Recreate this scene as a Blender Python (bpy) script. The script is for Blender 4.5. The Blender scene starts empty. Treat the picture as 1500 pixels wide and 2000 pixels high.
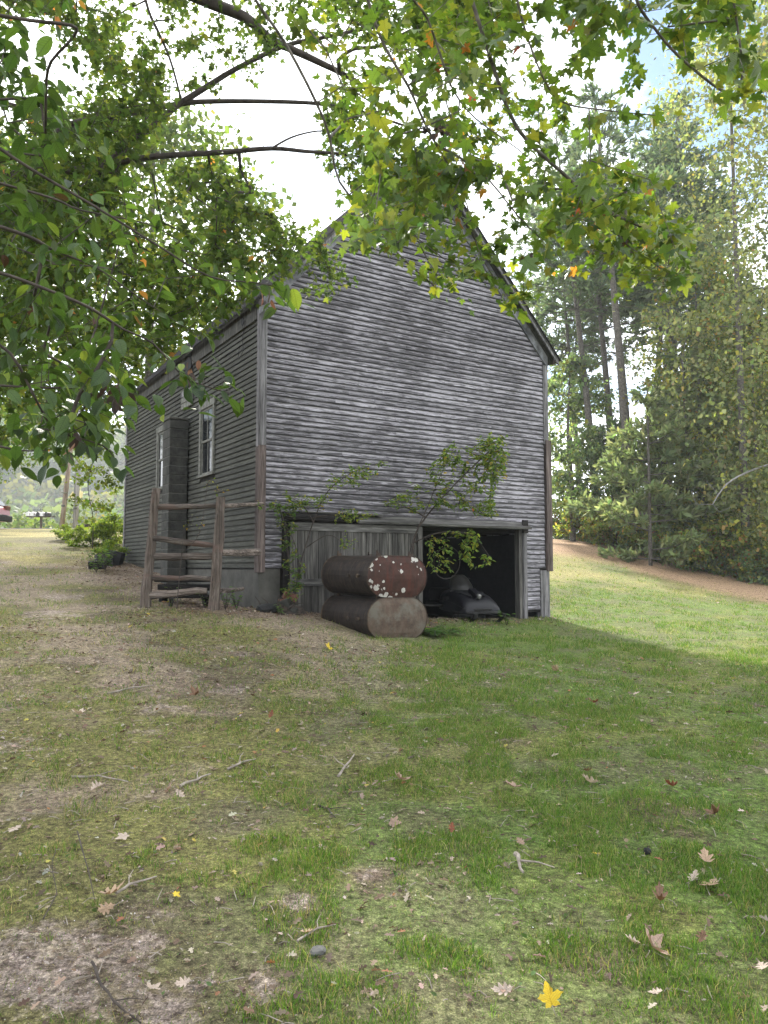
import bpy, math, random
import numpy as np
from mathutils import Vector, Matrix, Euler

R = random.Random(7)
rng = np.random.default_rng(7)
sc = bpy.context.scene
COL = sc.collection
rad = math.radians

# ------------------------------------------------------------------ camera, sky, sun, exposure
EYE, PITCH, FPX = 1.6, rad(4.16), 1470.0
cam_data = bpy.data.cameras.new('camera')
cam = bpy.data.objects.new('camera', cam_data)
COL.objects.link(cam)
cam.location = (0, 0, EYE)
cam.rotation_euler = (rad(90) + PITCH, 0, 0)
cam_data.sensor_fit = 'VERTICAL'
cam_data.sensor_height = 36.0
cam_data.lens = FPX / 2000 * 36.0
cam_data.clip_start = 0.05
cam_data.clip_end = 3000
sc.camera = cam

SUN_EL, SUN_AZ = rad(35.0), rad(-13.0)      # azimuth measured from +Y, negative = left
SKY_K = 0.085
world = bpy.data.worlds.new('World')
sc.world = world
world.use_nodes = True
wn, wl = world.node_tree.nodes, world.node_tree.links
wn.clear()
w_out = wn.new('ShaderNodeOutputWorld')
w_bg = wn.new('ShaderNodeBackground')
w_sky = wn.new('ShaderNodeTexSky')
w_sky.sky_type = 'NISHITA'
w_sky.sun_disc = False
w_sky.sun_elevation = SUN_EL
w_sky.sun_rotation = SUN_AZ
w_sky.altitude = 100
w_sky.dust_density = 0.15
w_tc = wn.new('ShaderNodeTexCoord')
w_map = wn.new('ShaderNodeMapping')
w_map.inputs['Scale'].default_value = (1.6, 1.6, 3.2)
w_map.inputs['Location'].default_value = (4.127, 7.901, 0.287)
w_noise = wn.new('ShaderNodeTexNoise')
w_noise.inputs['Scale'].default_value = 1.5
w_noise.inputs['Detail'].default_value = 7
w_noise.inputs['Roughness'].default_value = 0.55
w_ramp = wn.new('ShaderNodeValToRGB')
w_ramp.color_ramp.elements[0].position = 0.40
w_ramp.color_ramp.elements[1].position = 0.53
w_mix = wn.new('ShaderNodeMix')
w_mix.data_type = 'RGBA'
w_mix.inputs['B'].default_value = (14.6, 15.0, 15.5, 1)      # sunlit cloud, brighter than the blue
w_bg.inputs['Strength'].default_value = SKY_K
wl.new(w_tc.outputs['Generated'], w_map.inputs['Vector'])
wl.new(w_map.outputs['Vector'], w_noise.inputs['Vector'])
wl.new(w_noise.outputs['Fac'], w_ramp.inputs['Fac'])
wl.new(w_ramp.outputs['Color'], w_mix.inputs['Factor'])
wl.new(w_sky.outputs['Color'], w_mix.inputs['A'])
wl.new(w_mix.outputs['Result'], w_bg.inputs['Color'])
wl.new(w_bg.outputs['Background'], w_out.inputs['Surface'])

sun_data = bpy.data.lights.new('sun', 'SUN')
sun_data.energy = 4.9
sun_data.angle = rad(6.0)
sun_data.color = (1.0, 0.94, 0.84)
sun = bpy.data.objects.new('sun', sun_data)
COL.objects.link(sun)
sun_dir = Vector((math.sin(SUN_AZ) * math.cos(SUN_EL), math.cos(SUN_AZ) * math.cos(SUN_EL), math.sin(SUN_EL)))
sun.rotation_euler = sun_dir.to_track_quat('Z', 'Y').to_euler()
sun.location = sun_dir * 60

sc.view_settings.view_transform = 'Standard'
sc.view_settings.look = 'None'
sc.view_settings.gamma = 1.0
sc.view_settings.use_curve_mapping = False
sc.view_settings.exposure = 1.6
sc.render.engine = 'CYCLES'
cy = sc.cycles
cy.max_bounces = 7
cy.diffuse_bounces = 3
cy.glossy_bounces = 2
cy.transmission_bounces = 4
cy.transparent_max_bounces = 4
cy.volume_bounces = 0
cy.use_denoising = True
cy.denoising_prefilter = 'NONE'
cy.caustics_reflective = False
cy.caustics_refractive = False
cy.sample_clamp_indirect = 6.0

# ------------------------------------------------------------------ helpers
def at(px, py, Y):
    """World point at distance Y ahead along the view line of a pixel of the 1500x2000 photograph."""
    u, v = (px - 750) / FPX, (1000 - py) / FPX
    fy = math.cos(PITCH) - v * math.sin(PITCH)
    fz = math.sin(PITCH) + v * math.cos(PITCH)
    t = Y / fy
    return Vector((u * t, Y, EYE + fz * t))

def fast_mesh(name, verts, faces, col=None, uv=None, smooth=False):
    """verts (n,3); faces (m,3) or (m,4) or a list of such arrays / polygons; col (n,3); uv (n,2)."""
    me = bpy.data.meshes.new(name)
    verts = np.asarray(verts, dtype=np.float32).reshape(-1, 3)
    arrs = faces if isinstance(faces, list) and len(faces) and isinstance(faces[0], np.ndarray) else None
    if arrs is None and isinstance(faces, np.ndarray):
        arrs = [faces]
    if arrs is None:
        me.from_pydata([tuple(map(float, v)) for v in verts], [], [list(map(int, f)) for f in faces])
        flat = np.concatenate([np.asarray(f, dtype=np.int32) for f in faces]) if len(faces) else np.zeros(0, np.int32)
    else:
        arrs = [a.astype(np.int32) for a in arrs if len(a)]
        flat = np.concatenate([a.ravel() for a in arrs])
        sizes = np.concatenate([np.full(len(a), a.shape[1], np.int32) for a in arrs])
        starts = np.concatenate([[0], np.cumsum(sizes)[:-1]]).astype(np.int32)
        me.vertices.add(len(verts))
        me.vertices.foreach_set('co', verts.ravel())
        me.loops.add(len(flat))
        me.loops.foreach_set('vertex_index', flat)
        me.polygons.add(len(sizes))
        me.polygons.foreach_set('loop_start', starts)
        me.update(calc_edges=True)
    if col is not None:
        c = np.ones((len(verts), 4), np.float32)
        c[:, :3] = col
        a = me.color_attributes.new('Col', 'FLOAT_COLOR', 'POINT')
        a.data.foreach_set('color', c.ravel())
    if uv is not None:
        l = me.uv_layers.new(name='UVMap')
        l.data.foreach_set('uv', np.asarray(uv, np.float32)[flat].ravel())
    if smooth:
        me.polygons.foreach_set('use_smooth', np.ones(len(me.polygons), bool))
    me.update()
    return me

def link(name, me, mat=None, parent=None, loc=None, rot=None):
    o = bpy.data.objects.new(name, me)
    COL.objects.link(o)
    if mat is not None and me is not None and len(me.materials) == 0:
        me.materials.append(mat)
    if parent is not None:
        o.parent = parent
    if loc is not None:
        o.location = loc
    if rot is not None:
        o.rotation_euler = rot
    return o

def empty(name, loc=(0, 0, 0), rz=0.0, parent=None):
    o = bpy.data.objects.new(name, None)
    COL.objects.link(o)
    o.empty_display_size = 0.2
    o.location = loc
    o.rotation_euler = (0, 0, rz)
    if parent is not None:
        o.parent = parent
    return o

def tag(o, label=None, cat=None, group=None, kind=None):
    if label: o['label'] = label
    if cat: o['category'] = cat
    if group: o['group'] = group
    if kind: o['kind'] = kind
    return o

def copy_tree(o, parent=None):
    c = o.copy()
    COL.objects.link(c)
    if parent is not None:
        c.parent = parent
    for ch in list(o.children):
        copy_tree(ch, c)
    return c

class MB:
    """Collects polygons into one mesh."""
    def __init__(s):
        s.v, s.f = [], []
    def add(s, vs, fs):
        n = len(s.v)
        s.v += [tuple(v) for v in vs]
        s.f += [[i + n for i in f] for f in fs]
    def box(s, x0, x1, y0, y1, z0, z1):
        s.add([(x0, y0, z0), (x1, y0, z0), (x1, y1, z0), (x0, y1, z0), (x0, y0, z1), (x1, y0, z1), (x1, y1, z1), (x0, y1, z1)],
              [(3, 2, 1, 0), (4, 5, 6, 7), (0, 1, 5, 4), (1, 2, 6, 5), (2, 3, 7, 6), (3, 0, 4, 7)])
    def prism(s, pts, axis_vec):
        n = len(pts)
        a = Vector(axis_vec)
        top = [Vector(p) + a for p in pts]
        s.add([tuple(p) for p in pts] + [tuple(p) for p in top],
              [list(range(n))[::-1], [n + i for i in range(n)]] + [[i, (i + 1) % n, n + (i + 1) % n, n + i] for i in range(n)])
    def tube(s, pts, radii, sides=8, jit=0.0, cap=True, squash=1.0):
        pts = [Vector(p) for p in pts]
        if not isinstance(radii, (list, tuple)):
            radii = [radii] * len(pts)
        n0 = len(s.v)
        up = Vector((0.13, 0.21, 0.97))
        for i, p in enumerate(pts):
            d = (pts[min(i + 1, len(pts) - 1)] - pts[max(i - 1, 0)]).normalized()
            if abs(d.dot(up)) > 0.95:
                up = Vector((0.9, 0.3, 0.1))
            a = d.cross(up).normalized()
            b = d.cross(a).normalized()
            for k in range(sides):
                t = 2 * math.pi * k / sides
                r = radii[i] * (1 + jit * (R.random() - 0.5) * 2)
                s.v.append(tuple(p + a * (math.cos(t) * r) + b * (math.sin(t) * r * squash)))
        for i in range(len(pts) - 1):
            for k in range(sides):
                k2 = (k + 1) % sides
                s.f.append([n0 + i * sides + k, n0 + i * sides + k2, n0 + (i + 1) * sides + k2, n0 + (i + 1) * sides + k])
        if cap:
            s.f.append([n0 + k for k in range(sides)][::-1])
            m = n0 + (len(pts) - 1) * sides
            s.f.append([m + k for k in range(sides)])
    def build(s, name, mat, parent=None, smooth=False, bevel=0.0, loc=None, rot=None, uv=None):
        me = fast_mesh(name, np.array(s.v), s.f, uv=uv)
        import bmesh
        bm = bmesh.new()
        bm.from_mesh(me)
        if bevel > 0:
            bmesh.ops.bevel(bm, geom=bm.edges[:], offset=bevel, segments=1, affect='EDGES', clamp_overlap=True)
        bmesh.ops.recalc_face_normals(bm, faces=bm.faces[:])
        bm.to_mesh(me)
        bm.free()
        if smooth:
            me.polygons.foreach_set('use_smooth', np.ones(len(me.polygons), bool))
        return link(name, me, mat, parent, loc, rot)

# ---- value noise on numpy arrays
def vnoise(x, y, scale, seed=0):
    x = np.asarray(x, float) / scale + seed * 17.31
    y = np.asarray(y, float) / scale + seed * 9.77
    xi, yi = np.floor(x).astype(np.int64), np.floor(y).astype(np.int64)
    fx, fy = x - xi, y - yi
    fx, fy = fx * fx * (3 - 2 * fx), fy * fy * (3 - 2 * fy)
    def h(a, b):
        n = (a * 374761393 + b * 668265263 + seed * 982451653) & 0xFFFFFFFF
        n = ((n ^ (n >> 13)) * 1274126177) & 0xFFFFFFFF
        n = n ^ (n >> 16)
        return (n & 0xFFFF) / 65535.0
    return (h(xi, yi) * (1 - fx) + h(xi + 1, yi) * fx) * (1 - fy) + (h(xi, yi + 1) * (1 - fx) + h(xi + 1, yi + 1) * fx) * fy

def fbm(x, y, scale, seed=0, oct=4):
    s, a, t = 0, 1.0, 0
    for i in range(oct):
        s = s + a * vnoise(x, y, scale / 2 ** i, seed + i)
        t += a
        a *= 0.55
    return s / t

def sstep(a, b, x):
    t = np.clip((x - a) / (b - a), 0, 1)
    return t * t * (3 - 2 * t)

# ------------------------------------------------------------------ materials
class NT:
    def __init__(s, name):
        s.m = bpy.data.materials.new(name)
        s.m.use_nodes = True
        s.t = s.m.node_tree
        s.t.nodes.clear()
        s.out = s.n('ShaderNodeOutputMaterial')
    def n(s, kind, **kw):
        nd = s.t.nodes.new(kind)
        for k, v in kw.items():
            setattr(nd, k, v)
        return nd
    def l(s, a, b):
        s.t.links.new(a, b)
    def noise(s, vec, scale, detail=5, rough=0.6, dist=0.0):
        nd = s.n('ShaderNodeTexNoise')
        nd.inputs['Scale'].default_value = scale
        nd.inputs['Detail'].default_value = detail
        nd.inputs['Roughness'].default_value = rough
        nd.inputs['Distortion'].default_value = dist
        if vec is not None: s.l(vec, nd.inputs['Vector'])
        return nd.outputs['Fac']
    def ramp(s, fac, stops):
        nd = s.n('ShaderNodeValToRGB')
        e = nd.color_ramp.elements
        while len(e) < len(stops): e.new(0.5)
        for i, (p, c) in enumerate(stops):
            e[i].position = p
            c = (c, c, c) if isinstance(c, (int, float)) else c
            e[i].color = (*c, 1)
        s.l(fac, nd.inputs['Fac'])
        return nd.outputs['Color']
    def mix(s, fac, a, b, mode='MIX'):
        nd = s.n('ShaderNodeMix', data_type='RGBA', blend_type=mode)
        for key, val in (('Factor', fac), ('A', a), ('B', b)):
            if isinstance(val, (int, float)):
                nd.inputs[key].default_value = val if key == 'Factor' else (val, val, val, 1)
            elif isinstance(val, tuple):
                nd.inputs[key].default_value = (*val, 1)
            else:
                s.l(val, nd.inputs[key])
        return nd.outputs['Result']
    def math(s, op, a, b=0.0):
        nd = s.n('ShaderNodeMath', operation=op)
        for i, val in enumerate((a, b)):
            if isinstance(val, (int, float)): nd.inputs[i].default_value = val
            else: s.l(val, nd.inputs[i])
        return nd.outputs[0]
    def mapping(s, vec, scale=(1, 1, 1), loc=(0, 0, 0)):
        nd = s.n('ShaderNodeMapping')
        nd.inputs['Scale'].default_value = scale
        nd.inputs['Location'].default_value = loc
        s.l(vec, nd.inputs['Vector'])
        return nd.outputs['Vector']
    def objvec(s, jitter=True):
        tc = s.n('ShaderNodeTexCoord').outputs['Object']
        if not jitter: return tc
        oi = s.n('ShaderNodeObjectInfo')
        cmb = s.n('ShaderNodeCombineXYZ')
        k = s.math('MULTIPLY', oi.outputs['Random'], 37.0)
        for i in range(3): s.l(k, cmb.inputs[i])
        add = s.n('ShaderNodeVectorMath', operation='ADD')
        s.l(tc, add.inputs[0]); s.l(cmb.outputs[0], add.inputs[1])
        return add.outputs[0]
    def rand(s):
        return s.n('ShaderNodeObjectInfo').outputs['Random']
    def bump(s, h, strength=0.3, dist=0.01):
        nd = s.n('ShaderNodeBump')
        nd.inputs['Strength'].default_value = strength
        nd.inputs['Distance'].default_value = dist
        s.l(h, nd.inputs['Height'])
        return nd.outputs['Normal']
    def principled(s, color, rough=0.8, metal=0.0, normal=None, spec=0.3):
        p = s.n('ShaderNodeBsdfPrincipled')
        if isinstance(color, tuple): p.inputs['Base Color'].default_value = (*color, 1)
        else: s.l(color, p.inputs['Base Color'])
        if isinstance(rough, (int, float)): p.inputs['Roughness'].default_value = rough
        else: s.l(rough, p.inputs['Roughness'])
        p.inputs['Metallic'].default_value = metal
        p.inputs['Specular IOR Level'].default_value = spec
        if normal is not None: s.l(normal, p.inputs['Normal'])
        s.l(p.outputs[0], s.out.inputs['Surface'])
        return p

def wood_mat(name, dark, mid, light, scale=(1.3, 22, 22), patch=None, patch_scale=1.6, contrast=(0.36, 0.5, 0.66), tone=0.5):
    t = NT(name)
    v = t.objvec()
    g = t.noise(t.mapping(v, scale), 1.6, 8, 0.7, 0.3)
    c = t.ramp(g, [(contrast[0], dark), (contrast[1], mid), (contrast[2], light)])
    big = t.noise(t.mapping(v, (scale[0] * .5, scale[1] * .22, scale[2] * .22)), 1.3, 5, 0.65)
    bigc = t.ramp(big, [(0.34, 0.42), (0.52, 0.9), (0.68, 1.35)])
    c = t.mix(0.85, c, bigc, 'MULTIPLY')
    r = t.rand()
    rc = t.ramp(r, [(0.0, 1.0 - tone), (0.5, 1.0), (1.0, 1.0 + tone)])
    c = t.mix(1.0, c, rc, 'MULTIPLY')
    if patch:
        pn = t.noise(t.mapping(v, (0.8, 3, 3)), patch_scale, 4, 0.6)
        c = t.mix(t.ramp(pn, [(0.56, 0.0), (0.66, 0.8)]), c, patch)
    t.principled(c, 0.85, normal=t.bump(g, 0.5, 0.004), spec=0.2)
    return t.m

def plain_mat(name, c0, c1, scale=6, rough=0.8, metal=0.0, bump=0.2, spec=0.3, jitter=True):
    t = NT(name)
    v = t.objvec(jitter)
    n = t.noise(v, scale, 7, 0.65)
    c = t.ramp(n, [(0.35, c0), (0.65, c1)])
    t.principled(c, rough, metal, t.bump(n, bump, 0.01), spec)
    return t.m

def leaf_mat(name, veins=False, trans=0.5, rough=0.5, tint=(1.25, 1.3, 0.55)):
    t = NT(name)
    a = t.n('ShaderNodeAttribute', attribute_name='Col').outputs['Color']
    col = a
    nrm = None
    if veins:
        uv = t.n('ShaderNodeTexCoord').outputs['UV']
        sep = t.n('ShaderNodeSeparateXYZ')
        t.l(uv, sep.inputs[0])
        ax = t.math('ABSOLUTE', sep.outputs[0])
        k = t.math('SUBTRACT', sep.outputs[1], t.math('MULTIPLY', ax, 0.75))
        w = t.math('SINE', t.math('MULTIPLY', k, 58.0))
        vein = t.ramp(w, [(0.0, 1.0), (0.85, 1.0), (0.97, 0.72)])
        midr = t.ramp(ax, [(0.0, 0.65), (0.025, 1.0)])
        col = t.mix(1.0, t.mix(1.0, a, vein, 'MULTIPLY'), midr, 'MULTIPLY')
        blot = t.noise(uv, 4.0, 3)
        col = t.mix(0.5, col, t.ramp(blot, [(0.3, 0.8), (0.7, 1.2)]), 'MULTIPLY')
        nrm = t.bump(w, 0.25, 0.002)
    p = t.n('ShaderNodeBsdfPrincipled')
    t.l(col, p.inputs['Base Color'])
    p.inputs['Roughness'].default_value = rough
    p.inputs['Specular IOR Level'].default_value = 0.35 if veins else 0.02
    if nrm is not None: t.l(nrm, p.inputs['Normal'])
    tr = t.n('ShaderNodeBsdfTranslucent')
    t.l(t.mix(1.0, col, tint, 'MULTIPLY'), tr.inputs['Color'])
    ms = t.n('ShaderNodeMixShader')
    ms.inputs[0].default_value = trans
    t.l(p.outputs[0], ms.inputs[1]); t.l(tr.outputs[0], ms.inputs[2])
    t.l(ms.outputs[0], t.out.inputs['Surface'])
    return t.m

M = {}
def clap_mat(name, dark, bare, paint, thr=(.42, .58), tone=.25):
    t = NT(name)
    uv = t.n('ShaderNodeTexCoord').outputs['UV']
    sep = t.n('ShaderNodeSeparateXYZ'); t.l(uv, sep.inputs[0])
    r = t.rand()
    cmb = t.n('ShaderNodeCombineXYZ')
    t.l(t.math('ADD', sep.outputs[0], t.math('MULTIPLY', r, 91.0)), cmb.inputs[0])
    t.l(t.math('ADD', t.math('MULTIPLY', sep.outputs[1], .105), t.math('MULTIPLY', r, 13.0)), cmb.inputs[1])
    v = cmb.outputs[0]
    g = t.noise(t.mapping(v, (3.0, 80, 1)), 1.0, 8, .75, .2)               # fine grain along the board
    p = t.noise(t.mapping(v, (3.2, 34, 1)), 1.0, 8, .74, .3)              # where paint is left
    big = t.noise(t.objvec(False), .55, 4, .6)                            # larger areas of the wall
    k = t.math('ADD', p, t.math('MULTIPLY', t.math('SUBTRACT', sep.outputs[1], .45), .22))   # drip edges have worn bare first
    k = t.math('ADD', k, t.math('MULTIPLY', t.math('SUBTRACT', big, .5), .38))
    c = t.mix(t.ramp(g, [(.34, .0), (.56, 1.0)]), dark, bare)
    pc = t.mix(t.ramp(g, [(.3, .0), (.5, 1.0)]), tuple(x * .7 for x in paint), paint)
    c = t.mix(t.ramp(k, [(thr[0], 0.0), (thr[1], 1.0)]), c, pc)
    c = t.mix(1.0, c, t.ramp(r, [(0.0, 1.0 - tone), (0.5, 1.0), (1.0, 1.0 + tone)]), 'MULTIPLY')
    lip = t.math('ADD', sep.outputs[1], t.math('MULTIPLY', t.math('SUBTRACT', p, .5), .25))        # shadow line under each lap painted dark along the worn drip edge
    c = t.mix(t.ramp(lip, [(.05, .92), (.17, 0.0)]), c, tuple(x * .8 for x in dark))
    t.principled(c, .85, normal=t.bump(g, .3, .003), spec=.2)
    return t.m
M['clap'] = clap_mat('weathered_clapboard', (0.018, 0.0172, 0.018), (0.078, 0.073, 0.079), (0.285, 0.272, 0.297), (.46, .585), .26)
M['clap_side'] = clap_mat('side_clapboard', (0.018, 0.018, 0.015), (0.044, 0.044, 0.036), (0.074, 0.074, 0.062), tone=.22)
M['trim'] = wood_mat('weathered_trim', (0.050, 0.047, 0.049), (0.144, 0.137, 0.140), (0.259, 0.252, 0.259), scale=(22, 22, 1.3), tone=0.15)
M['trim_red'] = wood_mat('bare_reddish_trim', (0.034, 0.026, 0.022), (0.098, 0.075, 0.068), (0.165, 0.135, 0.124), scale=(22, 22, 1.3), tone=0.1)
M['rake'] = wood_mat('rake_board', (0.068, 0.068, 0.075), (0.165, 0.165, 0.180), (0.270, 0.270, 0.300), scale=(2, 14, 2), tone=0.12)
M['soffit'] = wood_mat('soffit_board', (0.024, 0.024, 0.024), (0.056, 0.054, 0.048), (0.104, 0.100, 0.088), scale=(3, 8, 3), tone=0.1)
M['plank'] = wood_mat('door_plank', (0.022, 0.020, 0.019), (0.074, 0.070, 0.064), (0.155, 0.148, 0.135), scale=(26, 26, 1.1), tone=0.36)
M['rail'] = wood_mat('split_rail', (0.034, 0.026, 0.021), (0.105, 0.084, 0.071), (0.211, 0.180, 0.155), scale=(1.3, 26, 26), patch=(0.105, 0.068, 0.056), tone=0.2)
M['post'] = wood_mat('fence_post_wood', (0.035, 0.026, 0.020), (0.099, 0.078, 0.064), (0.191, 0.162, 0.139), scale=(26, 26, 1.3), patch=(0.11, 0.075, 0.062), tone=0.15)
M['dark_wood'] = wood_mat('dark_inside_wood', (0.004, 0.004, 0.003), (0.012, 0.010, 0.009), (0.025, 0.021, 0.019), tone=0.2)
M['concrete'] = plain_mat('stained_concrete', (0.041, 0.040, 0.034), (0.088, 0.084, 0.074), 3.0, 0.9)
M['block'] = plain_mat('cinder_block', (0.018, 0.018, 0.016), (0.055, 0.054, 0.047), 5.0, 0.95, bump=0.5)
M['roofing'] = plain_mat('asphalt_shingle', (0.018, 0.018, 0.019), (0.041, 0.038, 0.038), 18, 1.0, spec=0.0)
M['white_trim'] = plain_mat('chalky_window_paint', (0.075, 0.075, 0.064), (0.17, 0.17, 0.15), 9, 0.85)
M['glass'] = plain_mat('window_glass', (0.006, 0.007, 0.008), (0.012, 0.013, 0.014), 2, 0.06, spec=0.3, bump=0.0)
M['black'] = plain_mat('black_hole', (0.004, 0.004, 0.005), (0.012, 0.012, 0.014), 8, 0.8)
M['rubber'] = plain_mat('old_rubber', (0.008, 0.008, 0.008), (0.021, 0.021, 0.020), 9, 0.85)
M['stone'] = plain_mat('grey_stone', (0.054, 0.054, 0.051), (0.132, 0.129, 0.120), 7, 0.9, bump=0.5)
M['brick'] = plain_mat('old_brick', (0.10, 0.045, 0.03), (0.22, 0.11, 0.075), 12, 0.9, bump=0.4)
M['bark'] = plain_mat('grey_bark', (0.047, 0.041, 0.035), (0.149, 0.132, 0.116), 14, 0.95, bump=0.6)
M['pale_bark'] = plain_mat('pale_bark', (0.12, 0.115, 0.11), (0.30, 0.29, 0.28), 10, 0.9, bump=0.4)
M['twig'] = plain_mat('dark_twig', (0.022, 0.017, 0.014), (0.06, 0.048, 0.04), 12, 0.9)
M['stick'] = plain_mat('dry_stick', (0.13, 0.11, 0.09), (0.30, 0.26, 0.22), 14, 0.9)
M['leaf_near'] = leaf_mat('serrated_leaf', True, 0.5, 0.42)
M['leaf_maple'] = leaf_mat('maple_leaf', True, 0.47, 0.5)
M['leaf'] = leaf_mat('foliage_leaf', False, 0.58, 0.5, (1.4, 1.42, .66))
M['needles'] = leaf_mat('pine_needles', False, 0.5, 0.55, (1.3, 1.35, .8))
M['grass'] = leaf_mat('grass_blade', False, 0.38, 0.6, (1.15, 1.25, 0.6))
M['dead_leaf'] = leaf_mat('dead_leaf', True, 0.22, 0.7, (1.15, 1.0, 0.75))

# ------------------------------------------------------------------ terrain
HX, HY = -2.167, 13.0                     # near left corner of the building
HA = rad(32.4)
HW, HL = 6.90, 9.55                       # gable width, length along the side wall
EX = np.array([math.cos(HA), math.sin(HA)])
EYv = np.array([-math.sin(HA), math.cos(HA)])
def hpt(s, t, z=0.0):                     # house coordinates -> world
    return Vector((HX + EX[0] * s + EYv[0] * t, HY + EX[1] * s + EYv[1] * t, z))

_cp = np.array([
    (0, 0, 0), (-3, 0, .05), (3, 0, -.05), (0, -12, -.4), (-12, -8, 0), (12, -8, -.5),
    (0, 5, .17), (-2.5, 5, .24), (3, 5, .10), (0.3, 11.7, .50), (-2.3, 12.7, .86), (-4.1, 12.4, .95), (-2.0, 13.5, .84),
    (3.66, 16.6, .51), (1.9, 15.2, .50), (0.2, 14.2, .60), (-1.0, 13.5, .74), (6, 10, .20), (-6, 9, .72), (-9, 14, 1.25), (-7.4, 20.6, 1.72), (-9, 21, 1.85), (-5.2, 16.8, 1.32),
    (-10, 28, 2.75), (-14, 31.5, 3.15), (-20, 36, 3.36), (-12, 38, 3.38), (-30, 36, 3.4), (-14, 48, 3.1), (-40, 60, 3.0), (-5, 37, 3.3), (-4, 30, 2.8),
    (8, 25, 1.15), (6, 20, .72), (10.5, 34, 2.33), (9, 40, 3.05), (14.3, 28, .97), (12, 20, .35), (18, 22, .2), (14, 40, 2.7), (25, 40, 1.6), (25, 28, .6), (5, 32, 2.4), (5, 45, 3.5),
    (0, 70, 3.6), (40, 70, 3.2), (-60, 110, 2.8), (60, 20, 0), (-60, 10, 3), (0, 200, 3.5), (150, 150, 3.4), (-150, 150, 3.2), (150, -60, -1), (-150, -60, 1), (0, -150, -1)], float)
_P, _Z = _cp[:, :2], _cp[:, 2]
_n = len(_P)
def _phi(r): return -np.sqrt(r * r + 4.0)
_A = np.zeros((_n + 3, _n + 3))
_A[:_n, :_n] = _phi(np.linalg.norm(_P[:, None] - _P[None], axis=2))
_A[:_n, _n] = 1; _A[:_n, _n + 1:] = _P; _A[_n, :_n] = 1; _A[_n + 1:, :_n] = _P.T
_W = np.linalg.solve(_A, np.concatenate([_Z, [0, 0, 0]]))
def gz(x, y):
    x, y = np.atleast_1d(np.asarray(x, float)), np.atleast_1d(np.asarray(y, float))
    shp = x.shape
    x, y = x.ravel(), y.ravel()
    out = np.zeros(len(x))
    for i in range(_n):
        out += _W[i] * _phi(np.hypot(x - _P[i, 0], y - _P[i, 1]))
    out += _W[_n] + _W[_n + 1] * x + _W[_n + 2] * y
    d = np.hypot(x, y)
    und = (fbm(x, y, 1.3, 3, 3) - .5) * .09 + (vnoise(x, y, .22, 8) - .5) * .022
    road = sstep(31.5, 33.5, y) * (1 - sstep(38.5, 41, y)) * (1 - sstep(-6, -3, x))
    out += und * (1 - sstep(30, 60, d)) * (1 - road)
    return out.reshape(shp)
def gz1(x, y): return float(gz([x], [y])[0])

def inside_house(x, y, inset=0.12):
    dx, dy = x - HX, y - HY
    s, t = dx * EX[0] + dy * EX[1], dx * EYv[0] + dy * EYv[1]
    return (s > inset) & (s < HW - inset) & (t > inset) & (t < HL - inset)

def ground_masks(x, y):
    """Cover of the lawn at world points: grass, moss, sand, litter, straw (0..1 each)."""
    n1, n2, n3 = fbm(x, y, 1.5, 21, 4), fbm(x, y, .55, 31, 3), fbm(x, y, 4.0, 41, 3)
    left = sstep(.4, -2.2, x - .05 * y + (n3 - .5) * 2.0)
    near = sstep(6.5, 3.0, y)
    # bare sandy places: lower left foreground, mole hills, worn slope on the left
    sand = .8 * sstep(.70, .80, n1 * .6 + n2 * .4 + .05 * left - .08 * sstep(.2, 2.0, x))
    for cx, cy, r in ((-1.15, 2.95, .34), (-.85, 2.72, .22), (-.42, 2.8, .12), (-1.4, 3.0, .22), (-.12, 3.75, .11), (-.38, 3.45, .12), (.05, 3.55, .08), (-5.6, 13.2, .6), (-4.9, 11.2, .5), (-2.6, 5.6, .16), (-2.0, 6.8, .22), (-1.7, 9.2, .2), (-1.55, 7.5, .2)):
        d = np.hypot(x - cx, (y - cy)) / r + (n2 - .5) * 1.6 + (fbm(x, y, .12, 61, 2) - .5) * 1.2
        sand = np.maximum(sand, .9 * sstep(1.25, .35, d))
    moss = sstep(.44, .60, n2 * .5 + n1 * .5 + .16 * left - .05)
    dx, dy = x - HX, y - HY
    s, t = dx * EX[0] + dy * EX[1], dx * EYv[0] + dy * EYv[1]
    dw = np.where((s > -.2) & (s < HW), np.abs(t), 99)               # in front of the gable
    dside = np.where((t > -1.2) & (t < HL), -s, 99)                  # beside the side wall
    dside = np.where(dside < -.3, 99, dside)
    litter = np.maximum(sstep(1.5, .4, dw + (n2 - .5) * 1.4 + .5 * (s > 3)), sstep(2.4, .7, dside + (n2 - .5) * 1.6))
    litter = np.maximum(litter, .75 * sstep(.66, .76, fbm(x, y, .8, 77, 3)) * sstep(10, 5, y))
    # pine-needle strip below the wood on the right, straw coloured lawn before it
    edge = np.interp(x, [4, 9, 10.5, 14.3, 22], [44, 39.5, 33.5, 27.5, 25])    # wood edge (y for given x)
    band = sstep(-12.5, -7.5, y - edge + (n3 - .5) * 4.0) * sstep(3.5, 6.5, x)
    dry = sstep(.35, .7, n1 * .6 + n3 * .4 + .10) * sstep(19, 27, y) * sstep(2.5, 5, x) * .8
    straw = np.maximum(band, dry)
    leftsun = sstep(15, 22, y) * sstep(-3, -6, x)
    straw = np.maximum(straw, leftsun * sstep(.45, .65, n1))
    grass = np.clip(1 - sand * .92 - .75 * litter - .35 * moss * left - .7 * band, 0, 1) * (.55 + .45 * sstep(.35, .6, n2)) * (1 - .68 * left)
    return grass, moss, sand, litter, straw, band, left

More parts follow.
